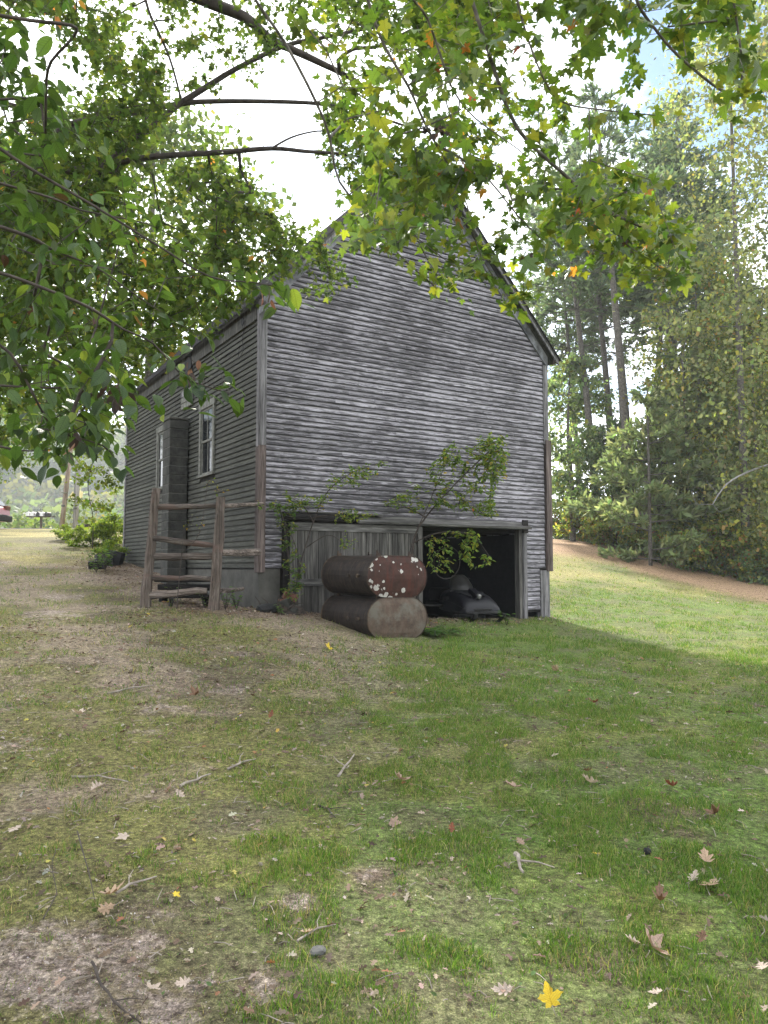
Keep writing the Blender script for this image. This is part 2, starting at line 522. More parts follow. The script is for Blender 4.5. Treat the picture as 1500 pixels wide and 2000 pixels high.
def axis(lo, hi, dense_lo, dense_hi, step, g):
    a = list(np.arange(dense_lo, dense_hi, step))
    s, v = step, dense_hi
    up = []
    while v < hi:
        up.append(v); s *= g; v += s
    up.append(hi)
    s, v = step, dense_lo
    dn = []
    while v > lo:
        s *= g; v -= s; dn.append(max(v, lo))
    return np.array(sorted(set(dn + a + up)))

gx_ = axis(-420, 420, -3.2, 3.4, .055, 1.045)
gy_ = axis(-160, 900, 2.0, 7.0, .05, 1.022)
GX, GY = np.meshgrid(gx_, gy_)
GZ = gz(GX, GY)
nx, ny = len(gx_), len(gy_)
idx = np.arange(nx * ny).reshape(ny, nx)
quads = np.stack([idx[:-1, :-1], idx[:-1, 1:], idx[1:, 1:], idx[1:, :-1]], -1).reshape(-1, 4)
cxm = (GX[:-1, :-1] + GX[1:, 1:]).ravel() / 2
cym = (GY[:-1, :-1] + GY[1:, 1:]).ravel() / 2
quads = quads[~inside_house(cxm, cym)]
gr, mo, sa, li, st, ba, le = ground_masks(GX.ravel(), GY.ravel())
def lerp(a, b, t): return a * (1 - t[:, None]) + np.array(b) * t[:, None]
gc = np.tile(np.array([.115, .088, .062]), (nx * ny, 1))
gc = lerp(gc, (.095, .15, .034), gr * .85)
gc = lerp(gc, (.145, .142, .046), mo * .7)
gc = lerp(gc, (.33, .28, .12), st * .8)
gc = lerp(gc, (.36, .235, .155), ba * .9)
gc = lerp(gc, (.11, .078, .062), li * .75)
brown = (.25 + .75 * le) * sstep(1.6, -.4, GX.ravel()) * (1 - sstep(19, 24, GY.ravel())) * sstep(.38, .60, fbm(GX.ravel(), GY.ravel(), 1.1, 88, 4))
gc = lerp(gc, (.23, .18, .14), brown * .8)
dfar = np.hypot(GX.ravel(), GY.ravel())
gc = lerp(gc, (.07, .075, .035), sstep(45, 70, dfar))
ground_me = fast_mesh('ground', np.stack([GX, GY, GZ], -1).reshape(-1, 3), quads, col=gc, smooth=True)
ma = ground_me.color_attributes.new('Bare', 'FLOAT_COLOR', 'POINT')
mk = np.ones((nx * ny, 4), np.float32); mk[:, 0] = sa; mk[:, 1] = li; mk[:, 2] = mo
ma.data.foreach_set('color', mk.ravel())
t = NT('lawn_soil')
pos = t.n('ShaderNodeNewGeometry').outputs['Position']
base = t.n('ShaderNodeAttribute', attribute_name='Col').outputs['Color']
f1 = t.noise(pos, 34.0, 8, 0.75)
f2 = t.noise(pos, 9.0, 7, 0.75)
f3 = t.noise(pos, 150.0, 3, 0.6)
msk = t.n('ShaderNodeSeparateColor')
t.l(t.n('ShaderNodeAttribute', attribute_name='Bare').outputs['Color'], msk.inputs[0])
f4 = t.noise(pos, 16.0, 9, 0.72)
f5 = t.noise(pos, 5.0, 8, 0.7)
k4 = t.math('ADD', t.math('MULTIPLY', msk.outputs[0], .62), t.math('ADD', t.math('MULTIPLY', t.math('SUBTRACT', f4, .5), 1.3), t.math('MULTIPLY', t.math('SUBTRACT', f5, .5), 1.1)))
base = t.mix(t.ramp(k4, [(.36, 0.0), (.66, .9)]), base, t.mix(f4, (.15, .115, .095), (.37, .31, .275)))
k5 = t.noise(t.mapping(pos, (1, 1, 1), (5, 3, 1)), 22.0, 7, .75)
base = t.mix(t.ramp(k5, [(.53, 0.0), (.63, .85)]), base, (.050, .034, .026))
c = t.mix(1.0, base, t.ramp(f1, [(0.32, 0.30), (0.5, 0.9), (0.68, 1.9)]), 'MULTIPLY')
c = t.mix(0.8, c, t.ramp(f2, [(0.32, (0.52, 0.48, 0.46)), (0.5, 1.0), (0.68, (1.5, 1.55, 1.3))]), 'MULTIPLY')
c = t.mix(0.9, c, t.ramp(f3, [(0.3, 0.45), (0.55, 1.1), (0.72, 2.0)]), 'MULTIPLY')
hgt = t.math('ADD', t.math('MULTIPLY', f1, 1.0), t.math('MULTIPLY', f3, 0.5))
t.principled(c, 0.95, normal=t.bump(hgt, 0.7, 0.03), spec=0.1)
tag(link('ground', ground_me, t.m), kind='structure')

# road along the top of the slope
rx = np.linspace(-90, -2.5, 90)
rows = np.linspace(33.6, 38.4, 7)
RX, RY = np.meshgrid(rx, rows)
RZ = gz(RX, RY) + .03 + .03 * (1 - np.abs((RY - 36) / 2.4) ** 2)
ridx = np.arange(RX.size).reshape(RX.shape)
rq = np.stack([ridx[:-1, :-1], ridx[:-1, 1:], ridx[1:, 1:], ridx[1:, :-1]], -1).reshape(-1, 4)
M['road'] = plain_mat('worn_asphalt', (0.20, 0.185, 0.18), (0.30, 0.28, 0.27), 5, 0.9, jitter=False)
tag(link('road', fast_mesh('road', np.stack([RX, RY, RZ], -1).reshape(-1, 3), rq, smooth=True), M['road']), kind='structure')

# wooded hill across the valley
hx, hy = np.meshgrid(np.linspace(-330, 30, 60), np.linspace(130, 420, 40))
def hillz(x, y):
    return 2.0 + 52 * np.exp(-((x + 140) / 105) ** 2 - ((y - 285) / 75) ** 2) + 5 * (fbm(x, y, 60, 5, 3) - .5)
hidx = np.arange(hx.size).reshape(hx.shape)
hq = np.stack([hidx[:-1, :-1], hidx[:-1, 1:], hidx[1:, 1:], hidx[1:, :-1]], -1).reshape(-1, 4)
M['hill'] = plain_mat('hill_soil', (0.045, 0.06, 0.025), (0.07, 0.085, 0.035), .5, 0.95, jitter=False)
tag(link('hill', fast_mesh('hill', np.stack([hx, hy, hillz(hx, hy)], -1).reshape(-1, 3), hq, smooth=True), M['hill']), kind='structure')

# ------------------------------------------------------------------ the building
barn = tag(empty('barn', (HX, HY, 0), HA), 'old unpainted clapboard barn with a steep gable, weathered grey, open basement garage', 'barn')
SILL, EAVE, RIDGE = 1.57, 6.25, 10.08
OPEN_TOP = 2.36
def slope_x(z): return (z - 6.42) / (RIDGE - 6.42) * HW / 2      # inset of the roof line at height z

mb = MB()
mb.box(0.02, .42, .02, .24, -.2, SILL)
mb.box(0.021, .24, .24, HL - .02, -.2, SILL - .02)
mb.box(HW - .24, HW - .02, .12, HL - .02, -.2, 1.0)
mb.box(.24, HW - .24, HL - .24, HL - .02, -.2, SILL - .02)
mb.build('foundation', M['concrete'], barn)
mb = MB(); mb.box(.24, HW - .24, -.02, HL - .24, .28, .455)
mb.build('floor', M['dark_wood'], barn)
mb = MB(); mb.box(6.63, HW - .01, -.012, .10, -.1, 1.52)
mb.build('corner_post', M['trim'], barn)

# sheathing of the gable with the garage opening left out
mb = MB()
mb.box(.02, HW - .02, .032, .10, 2.50, EAVE)
mb.box(.02, .45, .032, .10, SILL, 2.50)
mb.box(6.14, HW - .02, .032, .10, .62, 2.50)
mb.prism([(.02, .032, EAVE), (HW - .02, .032, EAVE), (HW / 2, .032, RIDGE - .12)], (0, .07, 0))
gable = mb.build('gable_wall', M['dark_wood'], barn)
mb = MB()
mb.box(.032, .10, .10, HL - .02, SILL - .02, 6.30)
side = mb.build('side_wall', M['dark_wood'], barn)
mb = MB()
mb.box(HW - .10, HW - .03, .10, HL - .02, .6, 6.30)
k = 0
while .75 + k * .12 < 6.2:
    z = .75 + k * .12
    mb.prism([(HW - .03, .1, z), (HW + .0, .1, z), (HW - .02, .1, z + .125), (HW - .03, .1, z + .125)], (0, HL - .12, 0)); k += 1
mb.build('far_side_wall', M['trim'], barn)
mb = MB()
mb.box(.10, HW - .10, HL - .09, HL - .02, SILL - .02, EAVE)
mb.prism([(.02, HL - .09, EAVE), (HW - .02, HL - .09, EAVE), (HW / 2, HL - .09, RIDGE - .12)], (0, .07, 0))
mb.build('rear_wall', M['trim'], barn)
mb = MB(); mb.box(.24, HW - .10, .10, HL - .24, 2.50, 2.62)
for j in range(11): mb.box(.24, HW - .1, .4 + j * .8, .46 + j * .8, 2.34, 2.50)
mb.build('ceiling_joists', M['dark_wood'], barn)

def clapboard(name, parent, mat, a0, a1, z, h, plane, side_wall=False, end_dz=(0, 0)):
    """One tapered board from a0 to a1; thicker lower edge; slightly warped."""
    n = max(2, int((a1 - a0) / .8) + 1)
    vs, fs, uvs = [], [], []
    zoff = R.gauss(0, .0020)
    proud = R.random() * .004
    warp = [R.gauss(0, .0010) for _ in range(n)]
    lift = [abs(R.gauss(0, .0022)) for _ in range(n)]
    tilt = R.gauss(0, .0015)
    for i in range(n):
        a = a0 + (a1 - a0) * i / (n - 1)
        zz = z + zoff + warp[i] + tilt * (i / (n - 1) - .5)
        t0 = .031 + proud + lift[i]
        prof = [(0.0, zz), (-t0, zz), (-t0 + .001, zz + .012), (-.008, zz + h + .012), (0.0, zz + h + .012)]
        uvs += [(a, 0), (a, 0), (a, .1), (a, 1.05), (a, 1.1)]
        for (d, q) in prof:
            vs.append((plane + d, a, q) if side_wall else (a, plane + d, q))
    for i in range(n - 1):
        for k in range(5):
            k2 = (k + 1) % 5
            fs.append([i * 5 + k, i * 5 + k2, (i + 1) * 5 + k2, (i + 1) * 5 + k])
    fs.append([0, 1, 2, 3, 4][::-1]); m = (n - 1) * 5; fs.append([m, m + 1, m + 2, m + 3, m + 4])
    b = MB(); b.v, b.f = vs, fs
    return b.build(name, mat, parent, uv=uvs)

def split(a0, a1, lmin, lmax):
    L = a1 - a0
    if L <= lmax: 
        if L > 2.6 and R.random() < .55:
            c = a0 + L * R.uniform(.25, .75); return [(a0, c - .002), (c + .002, a1)]
        return [(a0, a1)]
    cuts, p = [], a0 + R.uniform(lmin * .5, lmax)
    while p < a1 - .5:
        cuts.append(p); p += R.uniform(lmin, lmax)
    e = [a0] + cuts + [a1]
    return [(e[i] + .002, e[i + 1] - .002) for i in range(len(e) - 1)]

EXPO = .0985
boards = 0
z = SILL
while z < RIDGE - .25:
    if z < 2.46:
        for seg in ([(.13, .44)], [(6.16, 6.78)]):
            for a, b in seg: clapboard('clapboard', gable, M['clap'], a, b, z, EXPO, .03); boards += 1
    else:
        ins = max(0.0, slope_x(z + .12)) + .04 if z > 6.0 else 0
        a0, a1 = max(.11, ins), min(HW - .11, HW - ins)
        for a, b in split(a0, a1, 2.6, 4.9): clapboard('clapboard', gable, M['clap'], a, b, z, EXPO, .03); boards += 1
    z += EXPO * R.uniform(.985, 1.015)
z = .66
while z < SILL - .05:                       # narrow strip between the door post and the corner post
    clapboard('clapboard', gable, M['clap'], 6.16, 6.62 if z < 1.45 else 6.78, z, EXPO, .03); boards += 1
    z += EXPO
WINS = [(2.26, 3.16), (5.45, 6.35)]
WZ0, WZ1 = 3.42, 4.98
z = SILL
while z < 6.0:
    iv = [(.10, HL - .10)]
    if WZ0 - EXPO * .9 < z < WZ1:
        iv = [(.10, WINS[0][0]), (WINS[0][1], WINS[1][0]), (WINS[1][1], HL - .10)]
    for i0, i1 in iv:
        for a, b in split(i0, i1, 4.0, 7.0) if i1 - i0 > 4 else [(i0, i1)]:
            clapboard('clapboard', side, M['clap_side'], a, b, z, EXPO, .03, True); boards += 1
    z += EXPO * R.uniform(.985, 1.015)
print('boards', boards)

# corner boards
def board(name, x0, x1, y0, y1, z0, z1, mat, parent=barn, bevel=.004, label=None):
    b = MB(); b.box(x0, x1, y0, y1, z0, z1)
    o = b.build(name, mat, parent, bevel=bevel)
    if label: o['label'] = label
    return o
board('corner_board', -.022, .115, -.022, .026, 3.72, 6.18, M['trim'])
board('corner_board', -.024, .117, -.024, .026, 1.50, 3.715, M['trim_red'], label='bare reddish brown lower corner board')
board('corner_board', -.022, .026, .029, .12, 3.70, 6.18, M['trim'])
board('corner_board', -.025, .026, .029, .125, 1.50, 3.69, M['trim_red'], label='bare reddish brown lower corner board')
board('corner_board', HW - .115, HW + .02, -.022, .026, 4.33, 6.12, M['trim'])
board('corner_board', HW - .085, HW + .075, -.045, .026, 1.50, 4.42, M['trim_red'], label='loose brown lower corner board standing proud')
board('corner_board', -.022, .026, HL - .1, HL, 1.5, 6.18, M['trim'])

# rake boards, roof slabs, eaves
sl = math.atan2(RIDGE - 6.42, HW / 2)
for sgn in (0, 1):
    def rx_(x): return x if sgn == 0 else HW - x
    def roofline(x, off): return 6.42 + x * math.tan(sl) + off          # x measured from the wall plane inwards
    # frieze (rake) board lying on the gable
    b = MB()
    xl = -.05 if sgn == 0 else -.02
    pts = [(xl, roofline(xl, -.34)), (HW / 2, roofline(HW / 2, -.34)), (HW / 2, roofline(HW / 2, -.085)), (xl, roofline(xl, -.085))]
    b.prism([(rx_(x), -.032, z) for x, z in pts], (0, .055, 0))
    b.build('rake_board', M['rake'], barn)
    lo = -.12 if sgn == 0 else -.16
    fr = -.24
    # soffit / roof boards
    b = MB()
    pts = [(lo, roofline(lo, -.082)), (HW / 2, roofline(HW / 2, -.082)), (HW / 2, roofline(HW / 2, -.022)), (lo, roofline(lo, -.022))]
    b.prism([(rx_(x), fr, z) for x, z in pts], (0, HL + .44, 0))
    roof = b.build('roof', M['soffit'], barn)
    b = MB()
    pts = [(lo - .03, roofline(lo - .03, -.02)), (HW / 2, roofline(HW / 2, -.02)), (HW / 2, roofline(HW / 2, .012)), (lo - .03, roofline(lo - .03, .012))]
    b.prism([(rx_(x), fr - .03, z) for x, z in pts], (0, HL + .50, 0))
    b.build('shingles', M['roofing'], roof)
    b = MB()
    pts = [(lo, roofline(lo, -.15)), (HW / 2, roofline(HW / 2, -.15)), (HW / 2, roofline(HW / 2, -.0835)), (lo, roofline(lo, -.0835))]
    b.prism([(rx_(x), fr + .003, z) for x, z in pts], (0, .03, 0))
    b.build('fascia', M['trim'], roof)
b = MB()
for q in range(9): b.box(HW + .06 + q * .012, HW + .068 + q * .012, -.22 + q * .02, -.19 + q * .02, 6.165 - (q % 3) * .012, 6.24)
b.build('rotted_eave_end', M['trim_red'], barn)
board('eave_frieze', -.034, .028, .13, 3.72, 5.99, 6.33, M['soffit'], bevel=.003)
board('eave_frieze', -.034, .028, 4.22, HL, 5.99, 6.33, M['soffit'], bevel=.003)
b = MB(); b.tube([(-.036, .78, 6.13), (-.05, .78, 6.13)], [.085, .07], 14)
b.build('vent_hole', M['black'], barn)
# broken notch in the eave where a flue once passed, and its patch boards
board('eave_notch', -.042, .02, 3.75, 4.18, 5.55, 6.30, M['black'], bevel=0)
for q in range(3):
    board('patch_board', -.048, -.004, 3.70 - .02 * q, 4.38 + .02 * q, 5.10 + q * .14, 5.225 + q * .14, M['white_trim'] if q < 2 else M['trim'], label='pale patch board')
# loose cable under the eave
b = MB(); b.tube([(-.05, .62, 6.1), (-.07, .70, 5.75), (-.06, .66, 5.55), (-.09, .80, 5.42), (-.06, .92, 5.5), (-.05, .88, 5.7)], .006, 5)
b.build('loose_cable', M['black'], barn)

# windows in the side wall
for (a0, a1) in WINS:
    w = MB()
    c_ = .095
    w.box(-.036, .03, a0, a0 + c_, WZ0 + .07, WZ1 - .12)
    w.box(-.036, .03, a1 - c_, a1, WZ0 + .07, WZ1 - .12)
    w.box(-.040, .03, a0 - .03, a1 + .03, WZ1 - .12, WZ1 + .02)
    w.box(-.060, .03, a0 - .03, a1 + .03, WZ0 + .02, WZ0 + .07)
    win = w.build('window', M['white_trim'], barn, bevel=.004)
    zm = (WZ0 + WZ1) / 2 - .02
    i0, i1, am = a0 + c_, a1 - c_, (a0 + a1) / 2
    for (q0, q1, xo) in ((WZ0 + .07, zm + .02, .018), (zm - .02, WZ1 - .12, .004)):
        s_ = MB()
        s_.box(xo - .012, xo + .012, i0, i0 + .045, q0, q1)
        s_.box(xo - .012, xo + .012, i1 - .045, i1, q0, q1)
        s_.box(xo - .012, xo + .012, i0 + .045, i1 - .045, q0, q0 + .045)
        s_.box(xo - .012, xo + .012, i0 + .045, i1 - .045, q1 - .045, q1)
        s_.box(xo - .010, xo + .010, am - .014, am + .014, q0 + .045, q1 - .045)
        s_.build('sash', M['white_trim'], win)
        for p0, p1 in ((i0 + .045, am - .014), (am + .014, i1 - .045)):
            g_ = MB(); g_.box(xo - .003, xo + .003, p0, p1, q0 + .045, q1 - .045)
            g_.build('pane', M['glass'], win)

# cinder-block chimney against the side wall
ch = empty('chimney', parent=barn)
zc = .78
while zc < 4.74:
    j = R.uniform(-.006, .006)
    b = MB(); b.box(-.44 + j, -.036 + j * .3, 3.86 + j, 4.36 + j, zc, zc + .192)
    b.build('block', M['block'], ch, bevel=.012); zc += .20
b = MB(); b.box(-.43, -.04, 3.87, 4.35, .7, 4.72)
b.build('mortar', M['concrete'], ch)
b = MB(); b.box(-.46, -.03, 3.84, 4.38, zc, zc + .05)
b.build('cap', M['concrete'], ch, bevel=.01)

# sliding plank door, header and jambs
door = empty('sliding_door', parent=barn)
xs = .56
while xs < 3.36:
    wd = min(R.uniform(.115, .165), 3.37 - xs)
    if wd > .03:
        d = R.uniform(-.006, .006)
        board('plank', xs + .003, xs + wd - .003, -.085 + d, -.06 + d, .60 + R.uniform(-.03, .03), 1.30, M['plank'], door, .003)
        board('plank', xs + .003, xs + wd - .003, -.085 + d * .7, -.06 + d * .7, 1.33, 2.30, M['plank'], door, .003)
    xs += wd
M['plank_h'] = wood_mat('cross_rail', (0.03, 0.028, 0.027), (0.09, 0.086, 0.081), (0.195, 0.19, 0.178), scale=(1.2, 22, 22), tone=0.15)
board('cross_rail', .55, 3.38, -.112, -.0935, 1.255, 1.385, M['plank_h'], door)
board('cross_rail', .55, 3.38, -.112, -.0935, 2.24, 2.385, M['plank_h'], door)
board('stile', 3.28, 3.38, -.132, -.113, .6, 2.38, M['plank'], door)
board('backing', .58, 3.36, -.058, -.045, .64, 2.30, M['dark_wood'], door, 0)
# weathered track cover: sloped board over a beam, the near end rotten
b = MB(); b.prism([(1.9, -.20, 2.40), (1.9, -.21, 2.44), (1.9, .005, 2.565), (1.9, .005, 2.40)], (4.3, 0, 0))
b.build('door_header', M['plank_h'], barn)
b = MB(); b.tube([(.42, -.09, 2.47), (.9, -.10, 2.475), (1.4, -.09, 2.46), (1.93, -.09, 2.47)], [.085, .075, .08, .06], 9, .12)
b.build('rotten_beam_end', M['dark_wood'], barn, smooth=False)
b = MB(); b.prism([(.75, -.16, 2.555), (.75, -.17, 2.575), (.75, .005, 2.60), (.75, .005, 2.575)], (1.7, 0, 0))
b.build('drip_board', M['plank_h'], barn)
board('door_jamb', 5.97, 6.05, -.05, .10, .47, 2.399, M['plank'])
board('door_jamb', 6.055, 6.155, -.10, .028, .44, 2.52, M['trim'])
board('door_jamb', 6.0, 6.14, -.16, -.105, 2.32, 2.60, M['dark_wood'])
board('door_jamb', .445, .53, -.06, .10, .7, 2.36, M['dark_wood'])
# black lining sheet added to darken the basement, then its back partition
board('blackout_lining', HW - .30, HW - .245, .12, 4.6, .46, 2.33, M['black'], bevel=0)
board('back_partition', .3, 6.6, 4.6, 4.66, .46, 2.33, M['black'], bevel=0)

# ------------------------------------------------------------------ oil tanks
def rust_mat(name, base0, base1, streak, patch=None, patch_scale=9.0, thr=(.60, .63), rough=.75, patch2=None):
    t = NT(name)
    v = t.objvec()
    n = t.noise(v, 7, 8, .7)
    c = t.ramp(n, [(.35, base0), (.62, base1)])
    s = t.noise(t.mapping(v, (16, 16, 1.4)), 1.2, 5, .6)
    c = t.mix(t.ramp(s, [(.48, 0.0), (.68, .75)]), c, streak)
    if patch2:
        c = t.mix(t.ramp(t.noise(t.mapping(v, (1, 1, 1), (3, 3, 3)), 3.2, 6, .7), [(.5, 0.0), (.62, .8)]), c, patch2)
    nb = n
    if patch:
        b = t.noise(t.mapping(v, (1, 1, 1), (1.3, 5.1, 0.4)), 3.0, 3, .55)
        fine = t.noise(v, 30, 4, .6)
        vo = t.n('ShaderNodeTexVoronoi'); vo.inputs['Scale'].default_value = patch_scale
        t.l(v, vo.inputs['Vector'])
        vs_ = t.n('ShaderNodeSeparateColor'); t.l(vo.outputs['Color'], vs_.inputs[0])
        val = t.math('ADD', vo.outputs['Distance'], t.math('MULTIPLY', t.math('SUBTRACT', .5, b), 2.6))
        val = t.math('ADD', val, t.math('MULTIPLY', vs_.outputs[0], .55))
        val = t.math('ADD', val, t.math('MULTIPLY', t.math('SUBTRACT', fine, .5), .5))
        m = t.ramp(val, [(thr[0], 1.0), (thr[1], 0.0)])
        pc = t.ramp(t.noise(v, 40, 4), [(.3, tuple(x * .65 for x in patch)), (.7, patch)])
        c = t.mix(m, c, pc)
    t.principled(c, rough, normal=t.bump(nb, .35, .006), spec=.14)
    return t.m
M['tank_dark'] = rust_mat('blackened_tank_steel', (.008, .0065, .0055), (.024, .0185, .0155), (.045, .030, .021), rough=.65)
M['tank_red'] = rust_mat('maroon_rust_with_lichen', (.026, .014, .011), (.052, .027, .021), (.072, .021, .014), (.46, .445, .41), 11.0, (.40, .47), rough=.65)
M['tank_tan'] = rust_mat('pale_rust', (.050, .037, .028), (.105, .080, .061), (.075, .048, .034), None, rough=.75, patch2=(.105, .10, .08))
M['tank_rim'] = rust_mat('rusty_rim', (.02, .016, .014), (.06, .042, .034), (.12, .085, .05), None)

TW, TH, TL = 1.12, .655, 1.52
def stadium(w, h, n=14):
    r = h / 2
    pts = []
    for k in range(n + 1):
        a = -math.pi / 2 + math.pi * k / n
        pts.append((w / 2 - r + math.cos(a) * r, math.sin(a) * r))
    for k in range(n + 1):
        a = math.pi / 2 + math.pi * k / n
        pts.append((-(w / 2 - r) + math.cos(a) * r, math.sin(a) * r))
    return pts

def oil_tank(loc, rz, roll, pitch, cap_mat, label):
    root = empty('oil_tank', loc, rz)
    root.rotation_euler = (pitch, roll, rz)
    tag(root, label, 'oil tank', 'oil tanks stacked by the garage door')
    def loft(rings, name, mat, close0=False, close1=False):
        b = MB()
        n = len(rings[0])
        for rg in rings: b.v += rg
        for i in range(len(rings) - 1):
            for k in range(n):
                b.f.append([i * n + k, i * n + (k + 1) % n, (i + 1) * n + (k + 1) % n, (i + 1) * n + k])
        if close0: b.f.append(list(range(n))[::-1])
        if close1: b.f.append([(len(rings) - 1) * n + k for k in range(n)])
        return b.build(name, mat, root, smooth=False)
    def ring(w, h, y): return [(x, y, z) for x, z in stadium(w, h)]
    o = loft([ring(TW - .012, TH - .012, .015), ring(TW - .012, TH - .012, .5), ring(TW - .012, TH - .012, 1.02), ring(TW - .012, TH - .012, TL - .015)], 'shell', M['tank_dark'])
    for y0, y1, mat in ((0.0, .03, cap_mat), (TL, TL - .03, M['tank_dark'])):
        s = 1 if y0 == 0 else -1
        loft([ring(TW - .02, TH - .02, y1), ring(TW, TH, y1), ring(TW, TH, y0 + .004 * s), ring(TW - .012, TH - .012, y0)], 'rim', M['tank_rim'])
        o = loft([ring(TW - .014, TH - .014, y0 + .012 * s), ring(TW - .07, TH - .07, y0 + .004 * s), ring(TW - .22, TH - .22, y0 - .022 * s), ring(TW - .5, TH - .5, y0 - .042 * s), ring(.56, .06, y0 - .048 * s)], 'end_cap', mat, close1=True)
        if s == 1: o['label'] = label.split(' tank')[0] + ' end cap'
    for y in (.52, 1.0):
        loft([ring(TW - .006, TH - .006, y - .012), ring(TW - .003, TH - .003, y), ring(TW - .006, TH - .006, y + .012)], 'weld_seam', M['tank_dark'])
    # leg brackets on the shell, pipe fittings in the back
    for x, y in ((-.30, .12), (-.30, 1.36), (.30, .12), (.30, 1.36)):
        b = MB()
        b.box(x - .03, x + .03, y - .02, y + .02, TH / 2 - .012, TH / 2 + .035)
        b.box(x - .03, x - .022, y - .02, y + .02, TH / 2 + .03, TH / 2 + .07)
        b.build('leg_bracket', M['tank_rim'], root)
    for x in (-.18, .12):
        b = MB(); b.tube([(-TW / 2 + .02, .45 + x, .0), (-TW / 2 - .035, .45 + x, .0)], .028, 10)
        b.build('pipe_fitting', M['tank_rim'], root)
    b = MB(); b.tube([(-TW / 2 + .10, TL - .02, -.02), (-TW / 2 + .10, TL + .05, -.02)], .03, 10)
    b.build('pipe_fitting', M['tank_rim'], root)
    return root
c0 = at(776, 1247, 11.75)
tz = gz1(c0.x, c0.y)
oil_tank((.222, 11.75, .50 + TH / 2 - .03), HA, rad(0.4), 0, M['tank_tan'], 'pale tan rusted end tank lying on the grass under another')
oil_tank((.222, 11.75, .50 + TH * 1.5 - .035), HA, rad(1.2), rad(.6), M['tank_red'], 'maroon rusted end tank with white lichen spots, lying on top of another')

# ------------------------------------------------------------------ snowmobile in the garage
M['hood'] = plain_mat('dusty_black_hood', (.003, .003, .004), (.009, .009, .012), 9, .42, bump=.05, spec=.22)
M['visor'] = plain_mat('smoked_windshield', (.012, .0115, .0105), (.026, .025, .022), 4, .4, bump=.03, spec=.2)
M['chrome'] = plain_mat('dull_chrome', (.5, .5, .5), (.7, .7, .7), 5, .3, metal=1.0, bump=.02)
M['lamp_glass'] = plain_mat('headlight_lens', (.10, .10, .09), (.2, .2, .18), 12, .15, bump=.05, spec=.7)
sp = hpt(4.84, .30)
snow = tag(empty('snowmobile', (sp.x, sp.y, .46), HA - rad(13)), 'old black snowmobile with smoked windshield parked in the open garage', 'snowmobile')
snow.scale = (.86, 1.0, 1.10)
def hood_section(y, hw, zb, zt, sh):
    pts = []
    for k in range(13):
        a = math.pi * k / 12
        ca, sa_ = math.cos(a), math.sin(a)
        x = -math.copysign(abs(ca) ** sh, ca) * hw
        z_ = zb + (abs(sa_) ** (sh * .9)) * (zt - zb)
        pts.append((x, y, z_))
    return pts
secs = [hood_section(.62, .45, .22, .60, .62), hood_section(.30, .49, .20, .60, .62), hood_section(.0, .50, .19, .585, .58), hood_section(-.28, .50, .19, .53, .55), hood_section(-.50, .49, .19, .43, .52), hood_section(-.64, .47, .19, .32, .50), hood_section(-.69, .45, .19, .24, .48)]
b = MB()
for s_ in secs: b.v += s_
for i in range(len(secs) - 1):
    for k in range(12):
        b.f.append([i * 13 + k, i * 13 + k + 1, (i + 1) * 13 + k + 1, (i + 1) * 13 + k])
b.f.append([(len(secs) - 1) * 13 + k for k in range(13)]); b.f.append(list(range(13))[::-1])
hood = b.build('hood', M['hood'], snow, smooth=True)
b = MB()      # windshield: curved shell leaning back
for i, (zz, w_, yy, cv) in enumerate(((.56, .34, .10, .16), (.70, .31, .20, .15), (.82, .25, .30, .13), (.885, .17, .37, .09))):
    for k in range(11):
        a = -1 + 2 * k / 10
        b.v.append((a * w_, yy - cv * (1 - a * a) + cv, zz - .02 * a * a))
for i in range(3):
    for k in range(10): b.f.append([i * 11 + k, i * 11 + k + 1, (i + 1) * 11 + k + 1, (i + 1) * 11 + k])
wsh = b.build('windshield', M['visor'], snow, smooth=True)
md = wsh.modifiers.new('thick', 'SOLIDIFY'); md.thickness = .008
b = MB(); b.tube([((-1 + 2 * k / 10) * .345, .095 - .16 * (1 - (-1 + 2 * k / 10) ** 2) + .16, .558 + .012) for k in range(11)], .009, 6)
b.build('windshield_trim', M['chrome'], wsh)
b = MB(); b.tube([(-.49, -.10, .20), (-.48, -.48, .20), (-.40, -.70, .20), (-.2, -.765, .20), (0, -.78, .20), (.2, -.765, .20), (.40, -.70, .20), (.48, -.48, .20), (.49, -.10, .20)], .026, 8)
b.build('bumper', M['rubber'], snow, smooth=True)
b = MB()      # headlight pod standing on the hood
b.prism([(-.10, -.16, .54), (.10, -.16, .54), (.085, -.50, .42), (-.085, -.50, .42)], (0, -.02, .10))
b.build('headlight_pod', M['hood'], snow, bevel=.02)
b = MB(); b.tube([(0, -.47, .50), (0, -.535, .485), (0, -.548, .48)], [.046, .044, .02], 14)
b.build('headlight', M['lamp_glass'], snow, smooth=False)
for s_ in (-1, 1):
    b = MB(); b.prism([(s_ * .14, -.12, .565), (s_ * .36, -.08, .55), (s_ * .17, -.46, .475)], (0, -.016, .012))
    b.build('hood_vent', M['black'], snow)
    b = MB(); b.tube([(s_ * .36, .9, .03), (s_ * .36, -.2, .03), (s_ * .36, -.75, .04), (s_ * .36, -.95, .13), (s_ * .36, -1.0, .20)], .055, 8, squash=.25)
    sk = b.build('ski', M['rubber'], snow)
    b = MB(); b.tube([(s_ * .36, -.15, .05), (s_ * .30, -.15, .25)], .02, 6); b.build('ski_strut', M['rubber'], sk)
b = MB(); b.tube([(-.505, .6, .40), (-.508, .0, .385), (-.505, -.30, .35), (-.47, -.62, .28), (0, -.715, .265), (.47, -.62, .28), (.505, -.30, .35), (.508, .0, .385), (.505, .6, .40)], .008, 5)
b.build('hood_seam', M['visor'], hood)
